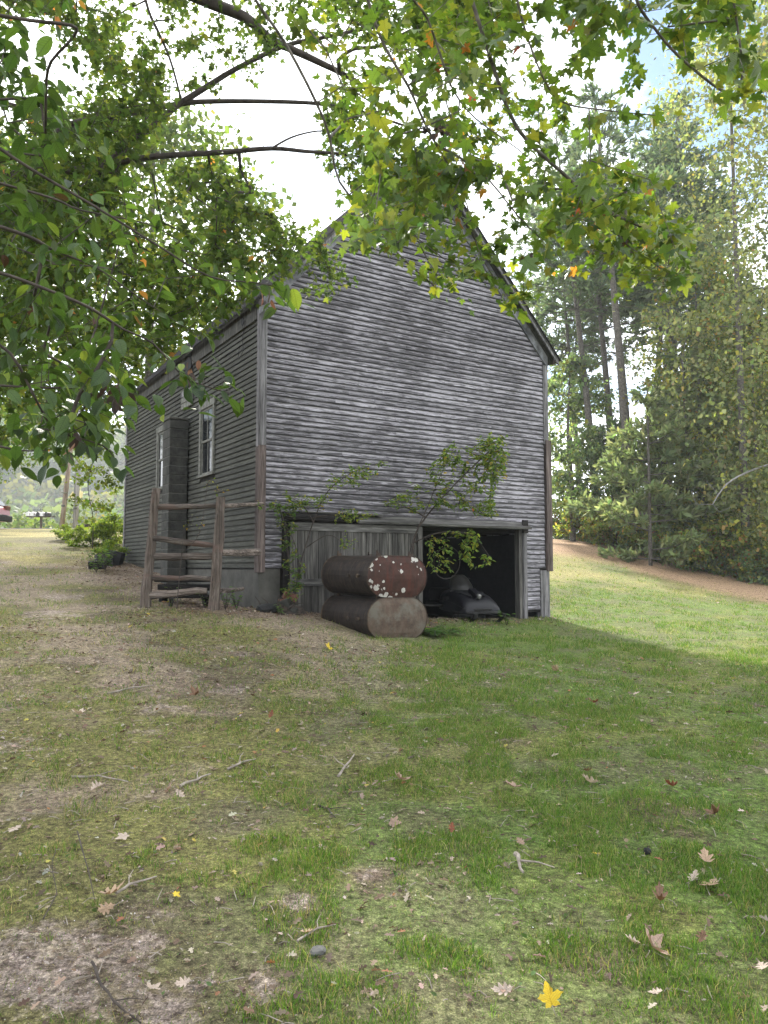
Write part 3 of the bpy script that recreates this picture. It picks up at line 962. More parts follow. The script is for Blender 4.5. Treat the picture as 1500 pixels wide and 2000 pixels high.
for s_ in (-1, 1):
    for k in range(4):
        b = MB(); b.box(s_ * .475 - .03, s_ * .475 + .03, .10 + k * .09, .15 + k * .09, .40, .47); b.build('louver', M['black'], hood, bevel=.008)
b = MB()
for k in range(5): b.box(-.22, .22, -.712, -.69, .215 + k * .011, .220 + k * .011)
b.build('grille', M['visor'], hood)
b = MB(); b.box(-.21, .21, .55, 1.75, .32, .60); b.build('seat', M['rubber'], snow, bevel=.05)
b = MB(); b.box(-.23, .23, .3, 1.9, .04, .30); b.build('track', M['rubber'], snow, bevel=.03)
b = MB(); b.tube([(-.36, .52, .80), (-.15, .48, .82), (.15, .48, .82), (.36, .52, .80)], .014, 6); b.build('handlebar', M['rubber'], snow)
# odds and ends inside
pl = hpt(5.5, 1.4)
b = MB(); b.box(-.06, .06, -1.2, 1.2, -.02, .02)
o = b.build('loose_board', M['dark_wood'], None, bevel=.004, loc=(hpt(3.9, .9).x, hpt(3.9, .9).y, .80), rot=(rad(2), rad(6), HA + rad(80)))
tag(o, 'dark board lying inside the garage behind the oil tanks', 'board')
for hgt_, s0 in ((.48, 3.9),):
    b = MB(); b.box(-.15, .15, -.2, .2, 0, .31)
    o = b.build('wooden_crate', M['dark_wood'], None, bevel=.008, loc=(hpt(s0, .9).x, hpt(s0, .9).y, .455), rot=(0, 0, HA))
    tag(o, 'dim wooden crate under a loose board in the garage', 'crate')
b = MB(); rr = .34
b.tube([(math.cos(2 * math.pi * k / 22) * rr, 0, math.sin(2 * math.pi * k / 22) * rr) for k in range(23)], .007, 6, cap=False)
o = b.build('wire_hoop', M['twig'], None, loc=(hpt(4.45, .5).x, hpt(4.45, .5).y, 1.68), rot=(rad(8), 0, HA))
tag(o, 'thin wire hoop hanging in the dark garage opening', 'hoop')

# ------------------------------------------------------------------ rail fence by the corner
fen = tag(empty('rail_fence', (-4.0, 12.35, gz1(-4.0, 12.35))), 'leaning split rail fence section with two rough posts beside the barn corner', 'fence')
f0 = fen.location.copy()
def wtube(name, p, q, r0, r1, mat, jit=.1, sides=9, squash=1.0, sag=0.0, parent=fen):
    n = 7
    P, Q = Vector(p) - f0, Vector(q) - f0
    pts, rs = [], []
    for i in range(n):
        a = i / (n - 1)
        pts.append(P.lerp(Q, a) + Vector((R.gauss(0, .006), R.gauss(0, .006), R.gauss(0, .006) - sag * math.sin(math.pi * a))))
        rs.append((r0 + (r1 - r0) * a) * R.uniform(.93, 1.07))
    b = MB(); b.tube(pts, rs, sides, jit, squash=squash)
    return b.build(name, mat, parent)
wtube('post', at(283, 1192, 12.30), at(305, 955, 12.42), .092, .072, M['post'], .10, 10)
wtube('post', at(417, 1200, 12.35), at(432, 971, 12.45), .098, .082, M['post'], .14, 10)
for (x0, y0, Y0, x1, y1, Y1, r, sq) in (
    (306, 990, 12.40, 436, 989, 12.45, .045, 1.3), (430, 988, 12.45, 514, 985, 12.82, .040, 1.3),
    (300, 1051, 12.34, 420, 1066, 12.42, .052, 1.2), (296, 1088, 12.36, 420, 1086, 12.42, .062, 1.6),
    (424, 1080, 12.42, 508, 1079, 12.80, .062, 1.5), (290, 1127, 12.33, 412, 1131, 12.38, .045, 1.2),
    (286, 1163, 12.31, 404, 1153, 12.36, .062, 1.2), (422, 1155, 12.40, 476, 1150, 12.62, .050, 1.1)):
    wtube('rail', at(x0, y0, Y0), at(x1, y1, Y1), r, r * (.5 if x1 == 476 else .9), M['rail'], .16, 7)
# things behind the fence
b = MB()
for k, (zz, dx_) in enumerate(((.10, 0), (.24, .04), (.38, -.03))): b.box(-.52 + dx_, .50 + dx_, -.12, .12, zz, zz + .10)
b.box(-.46, -.38, -.10, .10, -.15, .10); b.box(.36, .44, -.10, .10, -.15, .10)
q_ = at(362, 1165, 13.3)
o = b.build('timber_stack', M['dark_wood'], None, bevel=.012, loc=(q_.x, q_.y, gz1(q_.x, q_.y)), rot=(0, 0, rad(-12)))
tag(o, 'low stack of dark old timbers behind the rail fence', 'timber stack')
b = MB(); b.tube([(-.35, 0, .0), (-.33, 0, .16), (-.25, 0, .24), (.22, 0, .25), (.32, 0, .2), (.34, 0, .0)], .035, 8)
q_ = at(375, 1165, 12.75)
o = b.build('bent_pipe', M['stone'], None, smooth=True, loc=(q_.x, q_.y, gz1(q_.x, q_.y)), rot=(0, 0, rad(5)))
tag(o, 'grey bent pipe frame standing behind the lower fence rails', 'pipe frame')

M['rubble'] = plain_mat('dark_rubble', (.012, .010, .008), (.075, .058, .048), 16, .95, bump=.8)
# ------------------------------------------------------------------ rubble by the corner of the door
def rock(name, loc, size, mat, label, cat, group=None, rz=0.0, rough=.16, rx=0.0):
    import bmesh
    bm = bmesh.new()
    bmesh.ops.create_icosphere(bm, subdivisions=2, radius=1.0)
    sd = R.random() * 50
    for v in bm.verts:
        n = vnoise(v.co.x * 2 + sd, v.co.y * 2 + v.co.z * 1.7, .9, 4)
        v.co *= 1 + (float(n) - .5) * 2 * rough
        v.co = Vector((v.co.x * size[0], v.co.y * size[1], v.co.z * size[2]))
    me = bpy.data.meshes.new(name); bm.to_mesh(me); bm.free()
    return tag(link(name, me, mat, None, loc, (rx, 0, rz)), label, cat, group)
def brickbox(loc, size, mat, label, cat, rot, group=None, name='brick'):
    b = MB(); b.box(-size[0] / 2, size[0] / 2, -size[1] / 2, size[1] / 2, -size[2] / 2, size[2] / 2)
    return tag(b.build(name, mat, None, bevel=.012, loc=loc, rot=rot), label, cat, group)
def gat(px, py, Y, up=0.0):
    p = at(px, py, Y); p.z = gz1(p.x, p.y) + up; return p
brickbox(gat(567, 1172, 12.95, .28), (.24, .13, .13), M['brick'], 'old red brick block tilted on top of the rubble heap', 'brick', (rad(8), rad(18), rad(20)))
brickbox(gat(556, 1180, 12.95, .16), (.24, .12, .12), M['brick'], 'dark old brick at the foot of the plank door', 'brick', (rad(-6), rad(6), rad(48)))
brickbox(gat(548, 1180, 12.9, .10), (.40, .2, .19), M['block'], 'mossy cinder block leaning in the rubble heap', 'block', (rad(12), rad(-20), rad(-15)), name='cinder_block')
rock('rubble_stone', gat(522, 1200, 12.6, .05), (.20, .13, .10), M['rubber'], 'blackish lump nearest the lawn in the rubble heap', 'stone', None, .4)
rock('rubble_stone', gat(575, 1195, 12.85, .05), (.12, .10, .08), M['block'], 'rough grey stone beside the plank door foot', 'stone', None, 1.0)
rock('rubble_heap', gat(548, 1195, 12.9, -.02), (.42, .26, .20), M['rubble'], 'dark heap of broken rubble and soil between the concrete corner and the plank door', 'rubble heap', None, .3, .35)
b = MB()
for k in range(9):
    p = Vector((R.uniform(-.30, .25), R.uniform(-.15, .15), R.uniform(.02, .10)))
    d = Vector((R.uniform(-1, 1), R.uniform(-.6, .6), R.uniform(.1, .9))).normalized()
    b.tube([p, p + d * .12 + Vector((0, 0, .03)), p + d * .26], [.016, .010, .004], 6, .15)
o = b.build('root_tangle', M['twig'], None, loc=gat(545, 1195, 12.75), rot=(0, 0, 0))
tag(o, 'tangle of dead grey roots in the rubble heap', 'roots')

# ------------------------------------------------------------------ junk at the far end of the side wall
brickbox(gat(190, 1100, 18.6, .02), (.40, .26, .36), M['dark_wood'], 'dark block among weeds at the foot of the slope', 'block', (rad(5), rad(-4), rad(20)), name='concrete_block')
brickbox(gat(203, 1085, 19.4, .12), (.40, .3, .40), M['block'], 'upright mossy grey slab between dark block and barn', 'slab', (rad(-10), 0, rad(35)), name='stone_slab')
brickbox(gat(225, 1075, 19.9, .10), (.35, .5, .5), M['rubber'], 'dark metal box against the barn end', 'box', (0, rad(12), rad(10)), name='metal_box')
b = MB(); b.tube([(-.9, 0, 0), (-.3, 0, .05), (.4, 0, .04), (1.0, 0, 0)], [.05, .06, .06, .05], 8, .1)
q_ = gat(200, 1050, 27.0, .42)
tag(b.build('dark_log', M['twig'], None, loc=q_, rot=(0, 0, rad(8))), 'dark log lying at the edge of the road bank', 'log')

# ------------------------------------------------------------------ roadside: poles, mailboxes, car
def pole(px0, py0, px1, py1, Y, r, mat, label):
    p = gat(px0, py0, Y, -.3); q = at(px1, py1, Y)
    d = (q - Vector((p.x, p.y, p.z))).normalized()
    H = 10.5
    root = tag(empty('utility_pole', p), label, 'utility pole', 'utility poles across the road')
    b = MB(); b.tube([(0, 0, 0), d * (H * .5), d * H], [r, r * .9, r * .75], 12)
    b.build('shaft', mat, root, smooth=True)
    top = d * (H - .6)
    b = MB(); b.box(top.x - 1.1, top.x + 1.1, top.y - .06, top.y + .06, top.z - .07, top.z + .07); b.build('crossarm', mat, root)
    for k in (-.95, -.35, .35, .95):
        b = MB(); b.tube([(top.x + k, top.y, top.z + .07), (top.x + k, top.y, top.z + .22)], [.05, .03], 8); b.build('insulator', M['stone'], root)
    b = MB(); b.box(d.x * 2 - .10, d.x * 2 + .10, d.y * 2 - r - .02, d.y * 2 - r + .01, d.z * 2 - .05, d.z * 2 + .05); b.build('tag_plate', M['stone'], root)
M['pole_tan'] = wood_mat('tan_pole_wood', (.15, .11, .09), (.30, .24, .20), (.42, .35, .30), scale=(10, 10, .6), tone=.1)
M['pole_grey'] = wood_mat('grey_pole_wood', (.18, .17, .18), (.34, .33, .35), (.46, .45, .48), scale=(10, 10, .6), tone=.1)
pole(118, 1027, 138, 880, 42.0, .135, M['pole_tan'], 'tan utility pole leaning, across the road near the mailboxes')
pole(147, 1027, 153, 880, 43.5, .15, M['pole_grey'], 'upright pale grey utility pole close to the barn end')

mbx = tag(empty('mailbox_stand', gat(80, 1026, 41.5, -.1)), 'row of small mailboxes on one plank across the road', 'mailbox stand')
top = at(80, 1008, 41.5).z - mbx.location.z
b = MB(); b.box(-.05, .05, -.05, .05, 0, top - .06); b.build('post', M['post'], mbx)
b = MB(); b.box(-.75, .72, -.14, .14, top - .06, top - .01); b.build('shelf', M['post'], mbx)
M['mail_white'] = plain_mat('white_mailbox_paint', (.55, .55, .55), (.75, .75, .75), 4, .5)
M['mail_dark'] = plain_mat('black_mailbox_paint', (.02, .02, .022), (.05, .05, .05), 4, .5)
for x_, mt in ((-.68, 'mail_white'), (-.42, 'mail_white'), (-.10, 'mail_dark'), (.10, 'mail_white'), (.37, 'mail_dark')):
    b = MB(); w_, h_ = .09, .13
    prof = [(x_ - w_, -.22, top - .009), (x_ + w_, -.22, top - .009)] + [(x_ + math.cos(a) * w_, -.22, top + h_ + math.sin(a) * w_) for a in [math.pi * k / 8 for k in range(9)]]
    b.prism(prof, (0, .44, 0))
    mbo = b.build('mailbox', M[mt], mbx)
    b = MB(); b.box(x_ + w_ + .002, x_ + w_ + .014, -.12, -.09, top + .06, top + .24); b.build('flag', M['brick'], mbo)

# red car parked at the roadside, mostly out of the picture
M['car_red'] = plain_mat('red_car_paint', (.24, .006, .008), (.28, .008, .010), 2, .3, bump=0, spec=.5)
cp = gat(-88, 1030, 31.0)
car = tag(empty('parked_car', (cp.x, cp.y, cp.z), rad(2)), 'red hatchback with black bumper parked by the road', 'car')
car.location.x = at(3, 1000, 31.0).x - 2.05
prof = [(-2.0, .35), (-1.98, .75), (-1.75, .92), (-.95, 1.0), (-.35, 1.42), (.9, 1.46), (1.55, 1.30), (1.82, 1.0), (1.98, .88), (2.02, .5), (1.98, .35)]
b = MB(); b.prism([(x_, -.84, z_) for x_, z_ in prof], (0, 1.68, 0)); body = b.build('body', M['car_red'], car, bevel=.05)
for s_ in (-1, 1):
    y_ = s_ * .845
    for pts in ([(-.75, 1.03), (-.28, 1.36), (.22, 1.39), (.22, 1.03)], [(.30, 1.03), (.30, 1.39), (.88, 1.40), (1.42, 1.26), (1.55, 1.03)]):
        b = MB(); b.prism([(x_, y_ - .005, z_) for x_, z_ in pts], (0, .01, 0)); b.build('window', M['glass'], car)
    for x_ in (-1.25, 1.27):
        b = MB(); b.tube([(x_, s_ * .70, .31), (x_, s_ * .87, .31)], .31, 22); wh = b.build('wheel', M['rubber'], car)
        b = MB(); b.tube([(x_, s_ * .86, .31), (x_, s_ * .885, .31)], [.20, .18], 16); b.build('rim', M['chrome'], wh)
    b = MB(); b.box(1.86, 2.035, s_ * .62 - .16, s_ * .62 + .16, .84, 1.02); b.build('tail_light', M['brick'], car, bevel=.02)
    b = MB(); b.box(-2.02, -1.9, s_ * .6 - .2, s_ * .6 + .2, .66, .80); b.build('headlight', M['lamp_glass'], car, bevel=.02)
b = MB(); b.prism([(1.60, -.70, 1.29), (1.85, -.74, 1.0), (1.86, .74, 1.0), (1.61, .70, 1.29)], (.012, 0, .012)); b.build('rear_window', M['glass'], car)
b = MB(); b.box(1.93, 2.10, -.85, .85, .34, .62); b.build('bumper', M['rubber'], car, bevel=.04)
b = MB(); b.box(-2.08, -1.93, -.85, .85, .34, .60); b.build('bumper', M['rubber'], car, bevel=.04)

# ------------------------------------------------------------------ foliage tools
def leaf_template(half, cy_, fold=.18, droop=.14):
    """Leaf from its half outline (base to tip): vertices, triangles, uv; x across, y along, z up."""
    right = [(x, y) for x, y in half]
    left = [(-x, y) for x, y in half[1:-1]][::-1]
    out = right + left
    v = [(0, cy_)] + out
    n = len(out)
    tris = [(0, 1 + i, 1 + (i + 1) % n) for i in range(n)]
    v3 = np.array([(x, y, fold * abs(x) - droop * y * y) for x, y in v])
    return v3, np.array(tris), np.array(v)
MAPLE = leaf_template([(0, 0), (.13, -.07), (.29, -.04), (.36, -.05), (.32, .08), (.26, .16), (.40, .21), (.50, .33), (.63, .41), (.50, .46), (.42, .57), (.31, .50), (.19, .49), (.24, .63), (.16, .72), (.12, .86), (0, 1.02)], .24)
MAPLE_S = leaf_template([(0, 0), (.33, -.04), (.25, .16), (.60, .40), (.20, .49), (0, 1.0)], .25)
BEECH = leaf_template([(x * .86, y) for x, y in [(0, 0), (.13, .07), (.20, .12), (.215, .17), (.27, .24), (.275, .29), (.31, .37), (.305, .43), (.315, .52), (.295, .57), (.28, .66), (.235, .71), (.20, .80), (.13, .86), (.05, .96), (0, 1.06)]], .45, .22, .20)
OVAL = leaf_template([(0, 0), (.24, .25), (.27, .5), (.16, .8), (0, 1.0)], .45, .2, .12)
OAK = leaf_template([(0, 0), (.05, .10), (.18, .16), (.10, .24), (.30, .36), (.33, .42), (.12, .46), (.30, .62), (.28, .68), (.11, .68), (.16, .84), (.06, .88), (0, 1.0)], .45, .30, .05)
QUAD = (np.array([(-.36, 0, .05), (.36, .05, .03), (.30, 1, -.08), (-.30, .95, -.04)]), np.array([(0, 1, 2), (0, 2, 3)]), np.array([(0, 0), (0, 0), (0, 1), (0, 1)]))
NEEDLE = (np.array([(-.05, 0, 0), (.05, 0, 0), (.16, .55, .0), (.02, 1, -.03), (-.16, .55, .0)]), np.array([(0, 1, 2), (0, 2, 4), (4, 2, 3)]), np.zeros((5, 2)))

def frames(axis_, nrm):
    y = axis_ / (np.linalg.norm(axis_, axis=1, keepdims=True) + 1e-9)
    x = np.cross(y, nrm); x /= (np.linalg.norm(x, axis=1, keepdims=True) + 1e-9)
    z = np.cross(x, y)
    return np.stack([x, y, z], -1)         # columns

def leaves_mesh(name, tmpl, pos, axis_, nrm, size, col):
    v, tr, uv = tmpl
    Fm = frames(axis_, nrm)
    n = len(pos)
    V = np.einsum('nij,kj->nki', Fm, v) * np.asarray(size)[:, None, None] + pos[:, None, :]
    Tt = (tr[None] + (np.arange(n) * len(v))[:, None, None]).reshape(-1, 3)
    return fast_mesh(name, V.reshape(-1, 3), Tt, col=np.repeat(col, len(v), axis=0), uv=np.tile(uv, (n, 1)))

def unit(a): return a / (np.linalg.norm(a, axis=-1, keepdims=True) + 1e-9)

def in_poly(poly, x, y):
    c = np.zeros(len(x), bool)
    n = len(poly)
    for i in range(n):
        x0, y0 = poly[i]; x1, y1 = poly[(i + 1) % n]
        if y0 == y1: continue
        m = ((y0 > y) != (y1 > y)) & (x < (x1 - x0) * (y - y0) / (y1 - y0) + x0)
        c ^= m
    return c

def volume_points(poly, n, d0, d1, clump=0.0, seed=1):
    """Points in the part of space seen through a polygon of the photograph, between two distances."""
    xs_, ys_ = [p[0] for p in poly], [p[1] for p in poly]
    got = []
    while len(got) < n:
        px = rng.uniform(min(xs_), max(xs_), 400); py = rng.uniform(min(ys_), max(ys_), 400)
        ok = in_poly(poly, px, py)
        if clump > 0:
            ok &= rng.random(400) < np.clip(.5 + clump * (fbm(px, py, 150, seed, 2) - .5) * 4, .04, 1)
        for a, b in zip(px[ok], py[ok]): got.append((a, b))
    got = got[:n]
    return [at(a, b, R.uniform(d0, d1)) for a, b in got]

class Skeleton:
    def __init__(s):
        s.p, s.par, s.r, s.fix = [], [], [], []
    def node(s, p, par, r=0.0):
        s.p.append(Vector(p)); s.par.append(par); s.fix.append(r); return len(s.p) - 1
    def limb(s, pts, r0, r1, par=-1, nseg=4):
        """A given limb through points (smoothed); returns its last node."""
        P = [Vector(p) for p in pts]
        out = []
        for i in range(len(P) - 1):
            a = P[max(i - 1, 0)]; b = P[i]; c = P[i + 1]; d = P[min(i + 2, len(P) - 1)]
            for k in range(nseg):
                t_ = k / nseg
                out.append(.5 * ((2 * b) + (c - a) * t_ + (2 * a - 5 * b + 4 * c - d) * t_ ** 2 + (3 * b - a - 3 * c + d) * t_ ** 3))
        out.append(P[-1])
        for i, q in enumerate(out):
            par = s.node(q, par, r0 + (r1 - r0) * i / (len(out) - 1))
        return par
    def nearest(s, p):
        A = np.array([tuple(q) for q in s.p]); return int(np.argmin(np.linalg.norm(A - np.array(p), axis=1)))
    def grow(s, targets, step=.25, wob=.03, sag=.04, outward=None):
        tips = []
        hub = s.p[0]
        A = np.zeros((len(s.p) + len(targets) * 14 + 10, 3)); n = len(s.p)
        A[:n] = [tuple(q) for q in s.p]
        remaining = sorted(targets, key=lambda q: float(np.min(np.linalg.norm(A[:n] - np.array(q), axis=1))))
        for q in remaining:
            qv = np.array(q)
            d = A[:n] - qv
            cost = np.linalg.norm(d, axis=1)
            i = int(np.argmin(cost))
            L = cost[i]
            if L < 1e-4: continue
            m = min(12, max(1, int(L / step)))
            a, prev = s.p[i], i
            side = Vector((R.gauss(0, 1), R.gauss(0, 1), R.gauss(0, 1))) * wob * L
            for k in range(1, m + 1):
                t_ = k / m
                pt = a.lerp(Vector(q), t_) + side * math.sin(math.pi * t_) + Vector((0, 0, sag * L * math.sin(math.pi * t_)))
                prev = s.node(pt, prev); A[n] = pt; n += 1
            tips.append(prev)
        return tips
    def radii(s, tip=.0022, power=.42):
        n = len(s.p)
        cnt = np.ones(n)
        for i in range(n - 1, -1, -1):
            if s.par[i] >= 0: cnt[s.par[i]] += cnt[i]
        return np.maximum(tip * cnt ** power * .8, np.array(s.fix))
    def mesh(s, name, mat, parent, tip=.0022, power=.42, off=Vector((0, 0, 0))):
        rr = s.radii(tip, power)
        e = [(s.par[i], i) for i in range(len(s.p)) if s.par[i] >= 0]
        P = np.array([tuple(p - off) for p in s.p])
        a = P[[x for x, _ in e]]; b = P[[y for _, y in e]]
        ra = np.minimum(rr[[x for x, _ in e]], rr[[y for _, y in e]] * 1.6); rb = rr[[y for _, y in e]]
        d = unit(b - a)
        up = np.where(np.abs(d[:, 2:3]) > .9, np.array([[1., 0, 0]]), np.array([[0, 0, 1.]]))
        x = unit(np.cross(d, up)); y = np.cross(d, x)
        K = 6
        th = np.arange(K) * 2 * math.pi / K
        ring = x[:, None, :] * np.cos(th)[None, :, None] + y[:, None, :] * np.sin(th)[None, :, None]
        A = (a - d * ra[:, None] * .35)[:, None] + ring * ra[:, None, None]
        B = (b + d * rb[:, None] * .35)[:, None] + ring * rb[:, None, None]
        V = np.concatenate([A, B], 1).reshape(-1, 3)
        k = np.arange(K); k2 = (k + 1) % K
        q = np.stack([k, k2, k2 + K, k + K], -1)
        Q = (q[None] + (np.arange(len(e)) * 2 * K)[:, None, None]).reshape(-1, 4)
        return link(name, fast_mesh(name, V, Q, smooth=True), mat, parent)

def pick_cols(n, pal, jit=.18):
    w = np.array([p[0] for p in pal], float); w /= w.sum()
    c = np.array([p[1] for p in pal])[rng.choice(len(pal), n, p=w)]
    return np.clip(c * (1 + rng.normal(0, jit, (n, 1))) * (1 + rng.normal(0, .06, (n, 3))), .004, .9)

def twig_leaves(sk, tips, per, spread, size, pal, up_tilt=.35, droop=.35, jit=.22):
    """Leaves set alternately along the last piece of each twig: arrays pos, axis, normal, size, colour."""
    pos, ax, nr = [], [], []
    for i in tips:
        p = s_p = sk.p[i]
        q = sk.p[sk.par[i]] if sk.par[i] >= 0 else p - Vector((0, 0, .1))
        d = (p - q)
        d = d.normalized() if d.length > 1e-5 else Vector((0, 0, 1))
        n_ = max(2, int(R.gauss(per, per * .3)))
        side = Vector((0, 0, 1)).cross(d)
        side = side.normalized() if side.length > .05 else Vector((1, 0, 0))
        for k in range(n_):
            t_ = (k + .5) / n_
            base = p + d * (t_ - .75) * spread + Vector((R.gauss(0, .02), R.gauss(0, .02), R.gauss(0, .02))) * (spread / .25)
            sg = 1 if k % 2 else -1
            a = d * R.uniform(.2, .9) + side * sg * R.uniform(.3, 1.1) + Vector((0, 0, -droop * R.uniform(.2, 1.8)))
            pos.append(base); ax.append(a.normalized())
            nr.append(Vector((R.gauss(0, up_tilt), R.gauss(0, up_tilt), 1)).normalized())
    n_ = len(pos)
    sz = size * np.clip(rng.normal(1, jit, n_), .45, 1.6)
    return np.array(pos), np.array(ax), np.array(nr), sz, pick_cols(n_, pal)

def near_foliage(root, tmpl, data, mat, keep=300):
    """Largest-looking leaves as single objects, the rest as one mesh."""
    pos, ax, nr, sz, col = data
    off = np.array(root.location)
    d = np.linalg.norm(pos - np.array([0, 0, EYE]), axis=1)
    u = pos[:, 0] / np.maximum(pos[:, 1], .1); v = (pos[:, 2] - EYE) / np.maximum(pos[:, 1], .1)
    vis = (pos[:, 1] > .5) & (np.abs(u) < .53) & (v < .84)
    score = sz / d * vis
    order = np.argsort(-score)
    top, rest = order[:keep], order[keep:]
    # a dozen meshes of leaves in different colours and bends, shared by the single leaves
    variants = []
    for k in range(14):
        v_, tr, uv = tmpl
        w = v_.copy()
        w[:, 2] += (k % 5 - 2) * .07 * w[:, 1] ** 2 + (k % 3 - 1) * .10 * w[:, 0] * w[:, 1]
        cidx = top[int(k * len(top) / 14)]
        variants.append((fast_mesh('leaf', w, tr, col=np.tile(col[cidx], (len(w), 1)), uv=uv), col[cidx]))
        variants[-1][0].materials.append(mat)
    vc = np.array([c for _, c in variants])
    Fm = frames(ax[top], nr[top])
    for j, i in enumerate(top):
        best = int(np.argsort(np.linalg.norm(vc - col[i], axis=1))[R.randrange(3)])
        o = bpy.data.objects.new('leaf', variants[best][0])
        COL.objects.link(o); o.parent = root
        m = Matrix(Fm[j].tolist()).to_4x4()
        m = Matrix.Translation(Vector(pos[i] - off)) @ m @ Matrix.Scale(float(sz[i]), 4)
        o.matrix_local = m
    f = link('foliage', leaves_mesh('foliage', tmpl, pos[rest] - off, ax[rest], nr[rest], sz[rest], col[rest]), mat, root)
    f['kind'] = 'stuff'
    return f

GREENS = [(5, (.078, .128, .024)), (4, (.105, .155, .028)), (3, (.052, .090, .022)), (2, (.145, .18, .032))]

# ------------------------------------------------------------------ maple overhead (trunk out of the picture)
tp = Vector((3.4, -.6, gz1(3.4, -.6)))
maple = tag(empty('maple_tree', tp), 'maple branches with lobed green leaves, some turning orange, hanging before the roof peak', 'tree')
sk = Skeleton()
sk.limb([tp + Vector((0, 0, -.2)), tp + Vector((.02, 0, 2.2)), tp + Vector((-.1, .2, 4.6)), tp + Vector((-.5, .9, 6.6))], .21, .11)
crotch = len(sk.p) - 1
def hang(pts, Ys, r0=.016, r1=.004):
    r0, r1 = r0 * .55, r1 * .6
    P = [at(a, b, Y) for (a, b), Y in zip(pts, Ys)]
    h = P[0]
    c_ = sk.p[crotch]
    mid = c_.lerp(h, .55) + Vector((0, 0, .6))
    sk.limb([c_, mid, h + (h - P[1]) * .1], .04, r0 * 1.2, crotch, 5)
    return sk.limb(P, r0, r1, len(sk.p) - 1, 3)
tips0 = []
tips0.append(hang([(470, -60), (499, 0), (558, 86), (618, 201), (644, 269), (663, 355), (726, 429), (779, 497), (850, 560)], np.linspace(4.2, 5.6, 9), .015))
tips0.append(hang([(705, -70), (719, 0), (749, 86), (797, 168), (827, 235), (853, 284), (883, 336), (913, 403), (932, 482), (962, 538), (1000, 590)], np.linspace(3.6, 5.0, 11), .017))
tips0.append(sk.limb([at(853, 284, 4.25), at(902, 310, 4.3), at(958, 355, 4.4), at(1010, 420, 4.5), at(1060, 470, 4.6)], .008, .003, sk.nearest(at(853, 284, 4.25)), 3))
tips0.append(hang([(790, -60), (808, 0), (835, 37), (868, 131), (887, 179), (928, 231), (1010, 290), (1080, 350)], np.linspace(3.2, 4.2, 8), .013))
tips0.append(hang([(1230, -60), (1246, 7), (1276, 52), (1313, 97), (1358, 138), (1407, 175), (1450, 190)], np.linspace(3.4, 3.9, 7), .012))
tips0.append(hang([(1000, -60), (1020, 40), (1060, 150), (1100, 200), (1180, 215), (1280, 225)], np.linspace(3.2, 3.8, 6), .012))
tips0.append(hang([(900, -70), (960, 120), (1010, 250), (1090, 330), (1186, 411), (1239, 437), (1306, 470)], np.linspace(3.8, 4.8, 7), .013))
tips0.append(sk.limb([at(1186, 411, 4.55), at(1216, 470, 4.6), at(1268, 508, 4.65), at(1320, 545, 4.7)], .006, .003, sk.nearest(at(1186, 411, 4.5)), 3))
P1 = [(640, -40), (1040, -40), (1060, 120), (1120, 200), (1190, 300), (1270, 330), (1340, 420), (1345, 545), (1240, 560), (1130, 500), (1020, 590), (960, 630), (900, 600), (850, 560), (830, 480), (700, 510), (640, 400), (700, 320), (660, 180), (560, 60)]
P1b = [(1040, -40), (1520, -40), (1510, 120), (1440, 200), (1380, 210), (1290, 160), (1200, 190), (1230, 60), (1120, 130), (1080, 200)]
P1c = [(700, 330), (900, 300), (1100, 350), (1340, 430), (1340, 540), (1140, 510), (1000, 620), (930, 610), (880, 480), (740, 500)]
tg = volume_points(P1, 215, 3.4, 6.4, .45, 3) + volume_points(P1b, 62, 3.2, 5.2, .4, 4) + volume_points(P1c, 105, 4.0, 6.6, .3, 5)
# the part of the crown above the frame, which shades the lawn
for k in range(80):
    tg.append(Vector((R.uniform(-2.5, 5), R.uniform(-2, 4.5), R.uniform(5.5, 8.5))))
tips = sk.grow(tg, .2, .05, .03) + tips0
sk.mesh('limbs', M['bark'], maple, .0018, .40, tp)
MPAL = GREENS + [(2.0, (.19, .205, .032)), (.14, (.34, .15, .035)), (.06, (.33, .07, .04))]
data = twig_leaves(sk, tips, 13, .40, .063, MPAL, .5, .5, .3)
near_foliage(maple, MAPLE, data, M['leaf_maple'])

def dead_cluster(root, tmpl, spots, size):
    P_ = np.array([tuple(at(a_, b_, Y_) + Vector((R.gauss(0, s_), R.gauss(0, s_), R.gauss(0, s_)))) for a_, b_, Y_, s_, k_ in spots for _ in range(k_)])
    n_ = len(P_)
    me_ = leaves_mesh('dead_leaves', tmpl, P_ - np.array(root.location), unit(rng.normal(0, .7, (n_, 3)) + np.array([0, 0, -.8])), unit(rng.normal(0, 1, (n_, 3))), size * rng.uniform(.5, 1.0, n_), pick_cols(n_, [(3, (.05, .032, .025)), (1, (.16, .08, .045)), (1, (.03, .022, .018))]))
    o_ = link('dead_leaves', me_, M['dead_leaf'], root); o_['kind'] = 'stuff'; o_['label'] = 'clump of withered dark brown leaves'
dead_cluster(maple, MAPLE, [(858, 255, 4.2, .035, 26), (1216, 470, 4.6, .02, 7), (1030, 500, 4.8, .02, 5)], .06)

